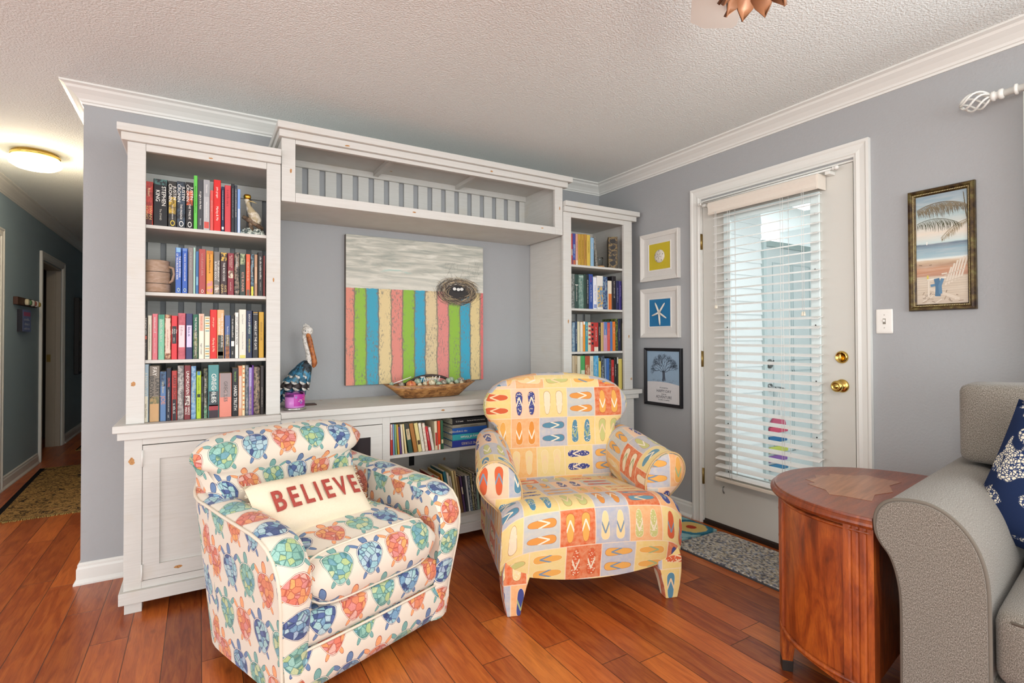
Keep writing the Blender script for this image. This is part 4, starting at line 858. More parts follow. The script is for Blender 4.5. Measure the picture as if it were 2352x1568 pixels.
# figurine: brass-hatted gull on a driftwood perch
fg = thing('bird_figurine', 'cream and gold bird figurine on a driftwood perch, top shelf of the left bookcase', 'figurine', (-2.526, -0.37, 1.6735))
mb = MB(); mb.loft([[Vector((cx+r*math.cos(2*PI*i/14), r*0.8*math.sin(2*PI*i/14), z)) for i in range(14)] for cx, z, r in ((0.022, 0.055, 0.004), (0.022, 0.064, 0.018), (0.018, 0.085, 0.027), (0.008, 0.110, 0.026), (-0.006, 0.132, 0.018), (-0.014, 0.150, 0.011), (-0.018, 0.162, 0.012), (-0.020, 0.174, 0.013), (-0.020, 0.184, 0.008), (-0.020, 0.188, 0.001))])
mb.build('body', art_mat('#e4dcc8', '#b9a883', 40), fg)
MB().rbox(-0.018, 0, 0.190, 0.034, 0.030, 0.026, 0.012, 6).build('golden_cap', flat('#cf9f3c', 0.25, 1.0), fg)
MB().tube([(-0.012, -0.012, 0.168), (0.006, -0.016, 0.166), (0.022, -0.016, 0.160)], [0.004, 0.003, 0.001], 6).build('beak', flat('#c7b27a'), fg)
MB().tube([(-0.038, 0, 0.092), (-0.010, -0.004, 0.076), (0.020, -0.004, 0.060), (0.052, 0, 0.038)], [0.009, 0.012, 0.012, 0.008], 8).build('driftwood_perch', art_mat('#5f4a38', '#8d755a', 60), fg)
mb = MB(); random.seed(3)
for i in range(26):
    a, b = random.uniform(-0.044, 0.052), random.uniform(-0.022, 0.022); mb.rbox(a, b, 0.017+random.uniform(-0.004, 0.010), 0.020, 0.018, 0.024, 0.008, 3)
mb.rbox(0.004, 0, 0.008, 0.11, 0.06, 0.016, 0.006, 4); mb.build('rocky_base', art_mat('#dfe0d2', '#4a5a55', 120), fg)
MB().tube([(0.0, 0, 0.02), (-0.004, 0, 0.06), (-0.012, 0, 0.082)], 0.010, 8).build('post', art_mat('#5f4a38', '#8d755a', 60), fg)

# stoneware jug
jg = thing('stoneware_jug', 'tan stoneware jug with two dark bands on the second shelf', 'jug', (-2.9105, -0.378, 1.3765))
MB().lathe([(0.001, 0.0015), (0.052, 0.001), (0.0555, 0.006), (0.0555, 0.11), (0.054, 0.124), (0.051, 0.132), (0.053, 0.143), (0.050, 0.145), (0.046, 0.140), (0.047, 0.02), (0.001, 0.016)], 40, caps=False).build('body', art_mat('#b09580', '#a4876f', 30, 0.5, (1, 1, 3)), jg)
for z in (0.092, 0.040): MB().lathe([(0.0557, -0.0013), (0.0562, 0), (0.0557, 0.0013)], 40, c=(0, 0, z), caps=False).build('dark_band', flat('#33281f'), jg)
MB().tube([(0.048, -0.026, 0.118), (0.066, -0.030, 0.112), (0.070, -0.032, 0.085), (0.062, -0.028, 0.055), (0.048, -0.024, 0.045)], 0.006, 8).build('handle', flat('#a98d76'), jg)
MB().rbox(-0.047, -0.02, 0.139, 0.026, 0.022, 0.010, 0.004, 4).build('spout', flat('#b09580'), jg)

# console, upper opening: leaning books
def lean_row(items, z, yf, dep, shelf, group):
    prev = None
    for i, (look, c, xt, xb, w, h, bands, texts) in enumerate(items):
        ln = math.degrees(math.atan2(xt-xb, h)); hh = h/math.cos(R(ln))-abs(w*math.sin(R(ln)))
        where = 'at the left end of' if i == 0 else ('at the right end of' if i == len(items)-1 else 'right of the '+prev+' one on')
        lift = w/2*abs(math.sin(R(ln)))
        book(xb, w, hh-0.001, z+lift+0.0006, yf, dep*random.uniform(0.93, 1.04), c, bands, texts, lean=ln, label=look+' book '+where+' '+shelf, group=group); prev = look
lean_row([('red and white', '#b8322c', -1.855, -1.852, 0.012, 0.168, ((0, 0.5, '#e2d6cc'),), (('~', '#5a2a26', 0.3, 0.4, 0.5),)), ('thin blue', '#7a9ac0', -1.842, -1.838, 0.008, 0.168, (), ()), ('thin green', '#7aa87c', -1.832, -1.826, 0.009, 0.166, (), ()), ('thin mustard', '#cda03f', -1.822, -1.812, 0.010, 0.165, (), ()),
 ('thin purple', '#5a3a74', -1.811, -1.799, 0.010, 0.150, (), ()), ('thin ivory', '#e3d8bc', -1.799, -1.786, 0.010, 0.164, (), ()), ('slim yellow', '#dcc690', -1.788, -1.769, 0.010, 0.165, (), ()), ('dark green and tan', '#2f4f43', -1.777, -1.750, 0.025, 0.166, ((0, 0.18, '#3a3630'), (0.18, 0.55, '#c7b08a')), (('~', '#4a3a28', 0.3, 0.2, 0.5),)),
 ('ochre brown', '#a56e34', -1.750, -1.719, 0.022, 0.166, (), ()), ('pale yellow', '#dccb88', -1.722, -1.693, 0.020, 0.165, ((0.6, 0.75, '#4a3a2a'),), ()), ('cream', '#e6e0cf', -1.697, -1.670, 0.016, 0.163, (), (('~', '#9a8f7a', 0.4, 0.5, 0.5),)), ('pink patterned', ('#d9b4a4', '#e6dcc6', 60), -1.674, -1.651, 0.015, 0.160, (), ()),
 ('red', '#c22a30', -1.656, -1.631, 0.014, 0.140, (), (('~', WH, 0.4, 0.4, 0.5),)), ('white', '#ebe6da', -1.637, -1.612, 0.014, 0.134, (), (('~', '#7a7268', 0.4, 0.5, 0.5),)), ('upright cream and red', '#e0d0ae', -1.600, -1.594, 0.016, 0.165, ((0.4, 0.85, '#b02c2a'),), ()), ('orange', '#dc4a26', -1.580, -1.576, 0.016, 0.165, ((0.82, 1, '#e6dcc6'),), ()),
 ('dark green', '#2c5a3f', -1.562, -1.558, 0.016, 0.165, ((0.66, 0.8, '#d9cfa8'),), ())], 0.535, -0.450, 0.15, 'the console\'s upper shelf', 'books on the upper shelf of the console')
def flatbook(x0, x1, z, h, yf, dep, c, look, texts, rz=0, where=''):
    o = MB(); o.mat(cm(c)); t = 0.0018; L = x1-x0
    o.prism([(dep, 0), (0.002, 0), (0, 0.003), (0, h-0.003), (0.002, h), (dep, h), (dep, h-t), (0.004, h-t), (0.004, t), (dep, t)], lambda a, b, d: Vector((d, a, b)), -L/2, L/2)
    b = o.build('book'); b.location = ((x0+x1)/2, yf, z); b.rotation_euler = (0, 0, R(rz))
    box('page_block', -L/2+0.003, L/2-0.003, 0.0045, dep-0.004, t+0.0003, h-t-0.0003, PAGE, b)
    for s, cc, cx, size, rot in texts:
        if s[0] == '~': scribble('title', flat(cc, 0.4), L*0.5, size*0.6, (cx, -0.0006, h/2), (PI/2, rot, 0), b); continue
        text('title', s, flat(cc, 0.4), size, (cx, -0.0006, h/2), (PI/2, rot, 0), b, sx=0.9)
    tag(b, look+' book lying '+where, 'book', 'books stacked flat on the console shelf')
flatbook(-1.488, -1.283, 0.5356, 0.038, -0.448, 0.16, '#2a3a92', 'navy blue', (('BEDTIME STORIES', '#c9c0b0', 0.03, 0.021, PI),), 0, 'at the bottom of the flat stack on the console shelf')
flatbook(-1.486, -1.275, 0.5742, 0.035, -0.447, 0.16, '#3aa3ab', 'teal', (('Treasury of Virtues', WH, 0.02, 0.021, PI),), 0, 'second from the bottom of the flat stack')
flatbook(-1.487, -1.262, 0.6098, 0.037, -0.449, 0.165, '#1f57a6', 'bright blue', (('~', '#e2d8c8', -0.075, 0.018, 0),), 0, 'in the middle of the flat stack, third up')
flatbook(-1.490, -1.268, 0.6474, 0.018, -0.450, 0.16, '#8a8577', 'grey', (('~', '#4a463e', 0.0, 0.011, 0),), 0, 'just under the black one in the flat stack')
flatbook(-1.486, -1.262, 0.6660, 0.037, -0.447, 0.17, '#19191c', 'thick black', (('C. S. Lewis', WH, -0.068, 0.012, 0), ('The Lion, the Witch and the Wardrobe', WH, 0.04, 0.0082, 0)), 0, 'on top of the flat stack')
# console, lower opening: tall thin picture books leaning left
random.seed(11); low = []
lc = [('tan', '#b08a5a'), ('terracotta', '#b8542e'), ('rust orange', '#c96a32'), ('deep red', '#a8332a'), ('sunny yellow', '#d8b43c'), ('orange', '#d0662c'), ('golden', '#c9a04a'), ('teal', '#2f6a74'), ('ivory', '#e0d6c0'), ('light grey', '#c4c0b8'), ('pale yellow', '#d8c890'), ('sand', '#c6ad7e'), ('brown', '#7a5a3a'), ('plum', '#5a4266'), ('charcoal', '#34353c'), ('white spiral', '#dcdcd8'), ('slate patterned', ('#3c5068', '#a0a8a8', 90)), ('olive patterned', ('#6a6a4a', '#c0b890', 90)), ('black speckled', ('#2a2c30', '#a0a098', 120)), ('mint', '#9ab8a8'), ('dark brown', '#4a3c30'), ('cream speckled', ('#d0c8b0', '#6a6458', 120))]
xx = -1.600
for i, (n, c) in enumerate(lc):
    w = random.choice([0.009, 0.012, 0.014, 0.016]); h = random.uniform(0.225, 0.262) if i < 12 else random.uniform(0.20, 0.235); t = -0.062+0.05*i/len(lc)
    low.append((n, c, xx+t, xx, w, h, (((0.3, 0.5, '#e6dcc0'),) if i % 4 == 1 else ()), ())); xx += w*1.03+0.0030
lean_row(low, 0.1345, -0.40, 0.2, 'the console\'s bottom shelf', 'picture books on the bottom shelf of the console')

# ------------------------------------------------------------------ things on the console
def canvas_mat():
    g = G('painted_canvas'); x, y, z = g.sep(g.coord('Object'))      # x 0..0.93 across, z 0..0.91 up
    n1 = g.noise(g.vec(x*3.0, z*26.0, 0.0), 1.5, 5, 0.6, 0.6); n2 = g.noise(g.vec(x*2.0, z*9.0, 4.0), 1.7, 4, 0.6, 0.4)
    sky = g.ramp(n1, [(0.30, '#999c94'), (0.44, '#b3b3a7'), (0.55, '#cbc8bb'), (0.68, '#dfdcd0')])
    teal = g.sm(n2, 0.60, 0.68)*g.sm(z, 0.80, 0.70)*g.sm(x, 0.62, 0.45)
    sky = g.mix(teal*0.7, sky, hx('#8fc2b8'))
    sky = g.mix(g.sm(z, 0.72, 0.62)*0.5, sky, hx('#dcd8cc'))
    xs = x + (g.noise(g.vec(x*2.0, z*5.0, 0.0), 2.0, 2)-0.5)*0.022 + (g.noise(g.vec(x*30.0, z*60.0, 1.0), 1.0, 2)-0.5)*0.006
    e = [0.0, 0.053, 0.13, 0.212, 0.299, 0.377, 0.463, 0.541, 0.629, 0.716, 0.806, 0.889, 0.969, 1.0]
    pal = ['#dd8c78', '#8fba3e', '#3ba0ba', '#dfc894', '#de8a7c', '#8cb83c', '#38a0be', '#d9c398', '#db8880', '#8db83c', '#35a0bd', '#dcc58e', '#d8706e']
    st = g.ramp(xs/0.93, [(e[i], pal[i]) for i in range(13)], True)
    line = None
    for b in e[1:-1]:
        d = abs(xs/0.93-b); line = d if line is None else line.mn(d)
    scr = g.noise(g.vec(x*110.0, z*45.0, 2.0), 1.0, 4, 0.7); scr2 = g.noise(g.vec(x*9.0, z*3.5, 8.0), 1.6, 3)
    st = g.mix(g.sm(line, 0.0065, 0.003)*0.75, st, hx('#77695a'))
    st = g.mix(g.sm(scr, 0.52, 0.59)*g.sm(scr2, 0.47, 0.60)*0.8, st, hx('#7a736a'))
    st = g.mix(g.sm(scr, 0.53, 0.60)*g.sm(line, 0.024, 0.006)*0.7, st, hx('#7a736a'))
    rough = (g.noise(g.vec(x*40.0, 0.0, 0.0), 1.0, 3)-0.5)*0.010
    c = g.mix((z+rough-x*0.004).gt(0.588), st, sky)
    g.bump(g.noise(g.vec(x*60.0, z*25.0, 0.0), 1.0, 4), 0.4, 0.002)
    return g.done(c, 0.6)
pt = thing('canvas_painting', 'large canvas painting of coloured fence boards and a bird nest hung above the console', 'painting', (-1.994, -0.034, 0.888))
box('canvas', 0, 0.925, 0, 0.033, 0, 0.910, canvas_mat(), pt, bevel=0.002)
box('canvas_edge', -0.0012, -0.0002, 0.0005, 0.033, 0.002, 0.908, flat('#6b625b'), pt)
random.seed(5)
def ribbon(mb, pts, w, y, taper=True):
    n = len(pts); L = []; Rr = []
    for i, p in enumerate(pts):
        a = pts[max(i-1, 0)]; b = pts[min(i+1, n-1)]; dx, dz = b[0]-a[0], b[1]-a[1]; l = math.hypot(dx, dz) or 1
        ww = w*(1-0.8*abs(2*i/(n-1)-1)) if taper else w
        L.append((p[0]-dz/l*ww/2, y, p[1]+dx/l*ww/2)); Rr.append((p[0]+dz/l*ww/2, y, p[1]-dx/l*ww/2))
    mb.add(L+Rr, [(i, i+1, n+i+1, n+i) for i in range(n-1)])
nest = MB(); cx, cz = 0.735, 0.600; yy = -0.0004
nest.mat(flat('#2f2a28')); nest.add([(cx+0.100*math.cos(a/20*2*PI), yy, cz-0.008+0.050*math.sin(a/20*2*PI)) for a in range(20)], [tuple(range(20))])
cols = ['#2c2725', '#4a3f36', '#8a7660', '#b9a27c', '#3a322c', '#6a5a48']
for k in range(900):
    a = random.uniform(0, 2*PI); r = random.gauss(0.93, 0.18); ln = random.uniform(0.25, 0.9)*(1 if random.random() < 0.85 else 1.6); tw = random.uniform(-0.25, 0.25)
    pts = []
    for i in range(7):
        t = a+ln*(i/6-0.5); rr = r+tw*(i/6-0.5); pts.append((cx+0.125*rr*math.cos(t), cz-0.004+0.070*rr*math.sin(t)+(-0.006 if math.sin(t) < 0 else 0)))
    nest.mat(flat(random.choice(cols))); ribbon(nest, pts, random.uniform(0.0014, 0.0032), yy-0.0002-0.0002*random.random())
for k in range(70):
    a = random.uniform(0, 2*PI); r0 = 1.0; x0 = cx+0.125*math.cos(a); z0 = cz+0.07*math.sin(a); L = random.uniform(0.02, 0.075); d = a+random.uniform(-0.6, 0.6)
    nest.mat(flat('#4a423c')); ribbon(nest, [(x0+L*i/4*math.cos(d)+0.004*math.sin(i), min(0.9, z0+L*i/4*math.sin(d)*0.8)) for i in range(5)], 0.0011, yy-0.0003)
for k in range(26):
    x0, z0 = 0.64+random.uniform(0, 0.26), 0.66+random.uniform(0, 0.09); d = random.uniform(0.8, 1.9); L = random.uniform(0.03, 0.11)
    nest.mat(flat('#6a645e')); ribbon(nest, [(min(0.92, x0+L*i/5*math.cos(d)+0.004*math.sin(i*1.7)), z0+L*i/5*math.sin(d)) for i in range(6)], 0.0009, yy-0.0003)
nest.mat(flat('#211d1d')); nest.add([(cx+0.050*math.cos(a/20*2*PI), yy-0.0006, cz+0.010+0.023*math.sin(a/20*2*PI)) for a in range(20)], [tuple(range(20))])
nest.build('painted_nest', None, pt)
for i, (ex, ez) in enumerate(((-0.026, 0.012), (0.002, 0.009), (0.027, 0.012))):
    mb = MB(); mb.add([(cx+ex+0.0125*math.cos(a/14*2*PI), yy-0.0009-0.0001*i, cz+ez+0.0105*math.sin(a/14*2*PI)) for a in range(14)], [tuple(range(14))]); mb.build('painted_egg', flat('#e6e4de'), pt)

# pelican of folded metal feathers
pl = thing('pelican_sculpture', 'metal pelican sculpture with blue feathers and a long orange bill on the console', 'sculpture', (-2.275, -0.235, 0.8125))
def ringz(cx, cy, z, rx, ry, n=16, tilt=0): return [Vector((cx+rx*math.cos(2*PI*i/n), cy+ry*math.sin(2*PI*i/n), z+tilt*rx*math.cos(2*PI*i/n))) for i in range(n)]
MB().loft([ringz(-0.045, 0, 0.045, 0.004, 0.004), ringz(-0.040, 0, 0.060, 0.030, 0.028), ringz(-0.022, 0, 0.10, 0.052, 0.046), ringz(-0.006, 0, 0.15, 0.055, 0.050), ringz(0.010, 0, 0.195, 0.045, 0.042), ringz(0.024, 0, 0.225, 0.028, 0.028), ringz(0.030, 0, 0.240, 0.018, 0.018)]).build('body', art_mat('#2c3a44', '#16191c', 50), pl)
WHT = art_mat('#dcd9d2', '#a9a59c', 90, 0.55)
MB().tube([(0.030, 0, 0.215), (0.044, -0.004, 0.240), (0.036, -0.006, 0.285), (0.022, -0.008, 0.325), (0.016, -0.008, 0.365), (0.024, -0.010, 0.395)], [0.026, 0.021, 0.015, 0.012, 0.013, 0.016], 12).build('neck', WHT, pl)
MB().rbox(0.030, -0.012, 0.398, 0.056, 0.044, 0.048, 0.021, 8).build('head', WHT, pl)
MB().loft([ringz(0.052+0.0, -0.016, 0.400, 0.004, 0.006), ringz(0.030, -0.020, 0.385, 0.012, 0.012), ringz(0.040, -0.022, 0.350, 0.0135, 0.013), ringz(0.050, -0.024, 0.300, 0.0125, 0.012), ringz(0.060, -0.026, 0.255, 0.013, 0.012), ringz(0.064, -0.027, 0.225, 0.014, 0.011), ringz(0.061, -0.027, 0.208, 0.010, 0.008), ringz(0.058, -0.027, 0.200, 0.002, 0.002)]).build('bill', art_mat('#b4692f', '#8e4b1f', 60), pl)
MB().rbox(0.016, -0.0335, 0.398, 0.006, 0.004, 0.006, 0.0018, 3).build('eye', flat('#151515'), pl)
for k in range(4):
    MB().loft([[Vector((0.014+0.012*k*math.cos(0.5)+w*0.005-0.006, -0.010, 0.415+0.0)), Vector((0.016+0.012*k*0.6+w*0.005-0.006, -0.009, 0.434+0.006*(1-abs(k-1.2)))), Vector((0.018+0.012*k*0.6+w*0.005-0.006, -0.007, 0.434+0.006*(1-abs(k-1.2)))), Vector((0.018+0.012*k*0.8+w*0.005-0.006, -0.006, 0.415))] for w in (0, 1)]).build('crest', WHT, pl)
def feather(tx, ty, tz, ax, L, w, c1, dirv):
    """petal hanging from its root, tipped white"""
    root = Vector((tx, ty, tz)); d = Vector(dirv).normalized(); out = Vector((math.cos(ax), math.sin(ax), 0)); side = d.cross(out).normalized(); nrm = side.cross(d)
    mb = MB(); prof = [(0, 0.5), (0.25, 0.8), (0.5, 1.0), (0.70, 1.0), (0.80, 0.93), (0.9, 0.72), (0.97, 0.4), (1.0, 0.05)]; rows = []
    for s, ww in prof:
        c = root+d*L*s+out*0.010*s
        rows.append([c-side*w/2*ww+nrm*0.004, c, c+side*w/2*ww+nrm*0.004])
    sg = -1 if nrm.dot(out) > 0 else 1
    rows = [[r[0]-nrm*0.004+out*(-0.003), r[1]+out*0.001, r[2]-nrm*0.004+out*(-0.003)] for r in rows]
    mb.mat(c1); mb.loft(rows[:5], caps=False, closed=False); mb.mat(WHT); mb.loft(rows[4:], caps=False, closed=False)
    o = mb.build('feather', None, pl); m = o.modifiers.new('s', 'SOLIDIFY'); m.thickness = 0.0016
BLU = [art_mat('#3f86a8', '#27586f', 60), art_mat('#4f92b4', '#5d6f72', 60), art_mat('#2f6f92', '#1f4152', 60)]; DRK = art_mat('#231d20', '#3a2f30', 60)
random.seed(8)
levels = [(0.235, 0.018, 8, 0), (0.208, 0.038, 9, 0), (0.178, 0.050, 10, 0), (0.146, 0.056, 10, 1), (0.112, 0.052, 9, 0), (0.084, 0.040, 8, 0)]
for li, (z, r, n, dk) in enumerate(levels):
    for i in range(n):
        a = 2*PI*(i+0.5*(li % 2))/n; cx0 = -0.045+(z-0.06)*0.40
        feather(cx0+r*math.cos(a), r*0.9*math.sin(a), z, a, 0.070, 0.041, DRK if dk else random.choice(BLU), (-0.42+0.22*math.cos(a), 0.22*math.sin(a), -0.85))
for i in range(5): feather(-0.060, -0.03+0.015*i, 0.075, PI, 0.085, 0.030, BLU[i % 3], (-0.62, 0, -0.74))
for s in (-0.018, 0.018):
    MB().tube([(-0.012, s, 0.006), (-0.014, s, 0.06)], 0.004, 6).build('leg', flat('#4a3024'), pl)
MB().box(-0.03, 0.075, -0.034, 0.030, 0.0002, 0.006).build('foot_plate', flat('#4a3024', 0.5), pl, bevel=0.002)
# candle
cd = thing('jar_candle', 'purple jar candle with a printed palm label in front of the pelican', 'candle', (-2.330, -0.405, 0.8125))
MB().lathe([(0.001, 0.001), (0.050, 0.001), (0.054, 0.004), (0.054, 0.012), (0.001, 0.012)], 36).build('silver_lid_base', M['silver'], cd)
MB().lathe([(0.047, 0.0665), (0.047, 0.088), (0.0455, 0.088), (0.0455, 0.0665)], 36, caps=False).build('glass_jar', M['jar'], cd)
MB().lathe([(0.001, 0.0125), (0.044, 0.0125), (0.047, 0.016), (0.047, 0.066), (0.001, 0.065)], 36).build('wax', flat('#c77fc4', 0.12), cd)
def arcpatch(r, a0, a1, z0, z1, n=14): 
    mb = MB(); mb.loft([[Vector((r*math.cos(a), r*math.sin(a), z)) for a in [R(a0+(a1-a0)*i/n) for i in range(n+1)]] for z in (z0, z1)], caps=False, closed=False); return mb
arcpatch(0.0473, -104, -20, 0.022, 0.080).build('label', flat('#b3369c', 0.3), cd)
mb = MB(); mb.mat(flat('#7f8fc0'))
for c0, zz_, s in ((-92, 0.062, 1), (-62, 0.034, 1)):
    for k in range(11):
        a = PI*(k/10)*1.0-0.2; mb.prism([(0, -0.0006), (0.017, 0), (0, 0.0006)], lambda p, q, d, a=a, c0=c0, zz_=zz_: Vector(((0.0474+d)*math.cos(R(c0)+(p*math.cos(a)-q*math.sin(a))/0.0474), (0.0474+d)*math.sin(R(c0)+(p*math.cos(a)-q*math.sin(a))/0.0474), zz_+p*math.sin(a)+q*math.cos(a))), 0, 0.0004)
mb.mat(flat('#e8788a'))
for k in range(9): 
    a0 = -50+random.uniform(0, 24); z0 = 0.050+random.uniform(0, 0.022); mb.prism([(0.0025*math.cos(2*PI*i/6), 0.003*math.sin(2*PI*i/6)) for i in range(6)], lambda p, q, d, a0=a0, z0=z0: Vector(((0.0476+d)*math.cos(R(a0)+p/0.0474), (0.0476+d)*math.sin(R(a0)+p/0.0474), z0+q)), 0, 0.0004)
mb.mat(flat(WH)); mb.prism([(-0.010, 0), (0.010, 0), (0.010, 0.003), (-0.010, 0.003)], lambda p, q, d: Vector(((0.0477+d)*math.cos(R(-66)+p/0.0474), (0.0477+d)*math.sin(R(-66)+p/0.0474), 0.044+q)), 0, 0.0004)
mb.mat(flat(WH)); mb.prism([(-0.006, 0), (0.008, 0), (0.008, 0.002), (-0.006, 0.002)], lambda p, q, d: Vector(((0.0477+d)*math.cos(R(-66)+p/0.0474), (0.0477+d)*math.sin(R(-66)+p/0.0474), 0.051+q)), 0, 0.0004)
mb.build('label_print', None, cd)
# dough bowl with shells
bw = thing('dough_bowl', 'long carved wooden dough bowl on the console under the painting', 'bowl', (-1.535, -0.235, 0.8125))
g = G('carved_mango_wood'); x, y, z = g.sep(g.coord()); n = g.noise(g.vec(x*10.0, y*14.0, z*30.0), 2.2, 5, 0.65, 0.9)
BOWL = g.done(g.ramp(n, [(0.32, '#54341b'), (0.46, '#8a5c31'), (0.58, '#a87844'), (0.75, '#bd8f5a')]), 0.4)
def hexr(hxx, hy, z, p=2.4, n=40):
    out = []
    for i in range(n):
        a = 2*PI*i/n; c, s = math.cos(a), math.sin(a); out.append(Vector((hxx*math.copysign(abs(c)**(1.15), c), hy*math.copysign(abs(s)**(0.55), s), z+0.010*(abs(c)**6)*(z/0.08))))
    return out
MB().loft([hexr(0.150, 0.030, 0.0008), hexr(0.185, 0.045, 0.006), hexr(0.235, 0.068, 0.045), hexr(0.292, 0.088, 0.080), hexr(0.284, 0.080, 0.081), hexr(0.228, 0.060, 0.050), hexr(0.180, 0.040, 0.016), hexr(0.10, 0.010, 0.012)]).build('bowl_body', BOWL, bw)
def ball(x, y, z, r, c, name, label, cat, sq=1.0, grp='shells and ornaments in the dough bowl'):
    o = MB().lathe([(r*math.sin(PI*i/12)+0.0003, -r*sq*math.cos(PI*i/12)) for i in range(13)], 18).build(name, c); o.location = (-1.535+x, -0.235+y, 0.8125+z); o.rotation_euler = (random.uniform(-.3, .3), random.uniform(-.3, .3), 0)
    return tag(o, label, cat, grp)
random.seed(21)
SG = [art_mat('#a9b9a0', '#7f957f', 60), art_mat('#d9cfb0', '#b5a582', 60), art_mat('#b9b2a0', '#6f6659', 120)]
def pump():
    g = G('orange_striped_shell'); x, y, z = g.sep(g.coord()); n = g.noise(g.vec(x*60.0, y*60.0, z*8.0), 1.4, 3)
    return g.done(g.ramp(n, [(0.35, '#a3492a'), (0.5, '#cf7b48'), (0.65, '#e0a273')]), 0.4)
ball(-0.135, -0.030, 0.082, 0.030, pump(), 'ornament_ball', 'large orange striped ball at the left in the dough bowl', 'ornament', 0.85)
specs = [(-0.245, -0.002, 0.090, 0.013, 0, 'small sage ball at the far left tip of the dough bowl'), (-0.083, 0.004, 0.096, 0.0215, 0, 'sage green ball right of the orange striped one'), (-0.088, -0.048, 0.080, 0.014, 1, 'cream shell ball in front of the leftmost large sage one'), (-0.050, -0.035, 0.086, 0.014, 1, 'small cream ball left of the middle in the bowl'),
 (-0.006, -0.032, 0.088, 0.0215, 1, 'pale ribbed cream ball at the middle of the bowl'), (0.033, -0.048, 0.080, 0.018, 0, 'flat sage shell right of the ribbed cream ball'), (0.028, 0.004, 0.094, 0.014, 0, 'small sage ball under the script sign'), (0.070, -0.030, 0.086, 0.020, 2, 'mottled grey shell right of the middle'),
 (0.112, -0.012, 0.094, 0.020, 0, 'tall sage ball right of the mottled shell'), (0.136, 0.002, 0.100, 0.019, 0, 'upper sage green ball in the right half'), (0.118, -0.045, 0.076, 0.015, 1, 'cream shell half sunk in the right half'), (0.160, -0.028, 0.088, 0.015, 0, 'small sage ball beside the brown mottled one'),
 (0.196, -0.012, 0.094, 0.022, 2, 'brown mottled ball near the right end'), (0.188, -0.042, 0.078, 0.014, 1, 'small cream shell near the right front rim'), (-0.18, 0.010, 0.082, 0.017, 2, 'mottled ball behind the left end')]
for i, (x, y, z, r, m, l) in enumerate(specs): ball(x, y, z, r, SG[m], 'ornament_ball', l+(' of the dough bowl' if 'bowl' not in l else ''), 'ornament', 0.92)
st = thing('starfish', 'small orange starfish among the shells in the dough bowl', 'starfish', (-1.563, -0.262, 0.8985))
mb = MB(); mb.prism([((0.020 if i % 2 == 0 else 0.008)*math.cos(PI*i/5), (0.020 if i % 2 == 0 else 0.008)*math.sin(PI*i/5)) for i in range(10)], lambda a, b, d: Vector((a, d+b*0.3, b)), 0, 0.006); mb.build('body', art_mat('#b4592f', '#cf8048', 120), st)
mb = MB()
for i in range(46):
    a, b = random.uniform(-0.030, 0.030), random.uniform(-0.02, 0.02); mb.tube([(a, b, 0), (a+random.uniform(-.012, .012), b+random.uniform(-.01, .01), random.uniform(0.01, 0.028))], 0.0018, 5)
o = mb.build('dried_moss', art_mat('#a5633a', '#8a7a58', 120)); o.location = (-1.300, -0.240, 0.885); tag(o, 'tuft of rusty dried moss at the right end of the dough bowl', 'moss', None, 'stuff')
ts = thing('script_sign', 'round dark hoop sign with white script word Thankful standing in the dough bowl', 'sign', (-1.530, -0.205, 0.8125), R(0))
pts = [(0.205*math.cos(a), 0, 0.0+0.137*math.sin(a)) for a in [R(24+132*i/30) for i in range(31)]]
mb = MB(); mb.loft([[Vector((p[0]*s, y, p[2]*s2)) for s, s2, y in ((1, 1, 0), (1, 1, 0.006), (0.93, 0.88, 0.006), (0.93, 0.88, 0))] for p in pts]); mb.build('hoop', flat('#3f322d', 0.5), ts)
MB().tube([(-0.245, -0.003, 0.085), (-0.12, -0.003, 0.125)], 0.0028, 6).build('white_stick', flat(WH), ts)
text('lettering', 'Thankful', flat(WH), 0.052, (-0.005, -0.004, 0.104), (PI/2, 0, 0), ts, ext=0.002, shear=0.35, sx=0.72)

# ------------------------------------------------------------------ pictures on the right wall (local x runs to the viewer's right)
def wallpic(name, label, yc, zc, cat='picture'): return thing(name, label, cat, (-0.0008, yc, zc), -PI/2)
def frame(par, w, h, fw, fd, mat, name='frame', prof=None):
    prof = prof or [(0, 0), (0, fd), (fw*0.25, fd+0.002), (fw*0.8, fd*0.8), (fw, fd*0.7), (fw, 0)]
    mb = MB(); rings = []
    for sx, sz in ((-1, -1), (1, -1), (1, 1), (-1, 1)): rings.append([Vector((sx*(w/2-a), -d, sz*(h/2-a))) for a, d in prof])
    mb.loft(rings, caps=False, smooth=False, loop=True); return mb.build(name, mat, par)
FW = flat('#dedad3', 0.35)
GLP = glass('picture_glass', '#ffffff', 0.0, 1.25)
def shellframe(label, yc, zc, h, c):
    p = wallpic('framed_shell', label, yc, zc); w = 0.352
    frame(p, w, h, 0.030, 0.026, FW); box('mat_board', -w/2+0.029, w/2-0.029, -0.012, -0.008, -h/2+0.029, h/2-0.029, flat('#d9d5cf'), p)
    frame(p, 0.212, 0.212*h/w*1.0, 0.010, 0.0165, flat('#e4e0d9'), 'inner_frame', [(0, 0.010), (0, 0.0145), (0.006, 0.0165), (0.010, 0.0135), (0.010, 0.010)])
    box('coloured_board', -0.096, 0.096, -0.0132, -0.0122, -0.098, 0.098, c, p); return p
p = shellframe('white framed sand dollar on yellow, top picture left of the door', -0.651, 1.735, 0.333, flat('#c9b42e'))
mb = MB(); mb.lathe([(0.046, 0), (0.044, 0.004), (0.03, 0.009), (0.001, 0.011)], 30, M4=Matrix.Translation((0.002, -0.0134, 0.0)) @ Matrix.Rotation(PI/2, 4, 'X'))
for i in range(5):
    a = PI/2+2*PI*i/5; mb.mat(flat('#8f7f6a')); mb.rbox(0.002+0.037*math.cos(a), -0.0185, 0.037*math.sin(a), 0.006, 0.004, 0.010, 0.0015, 3)
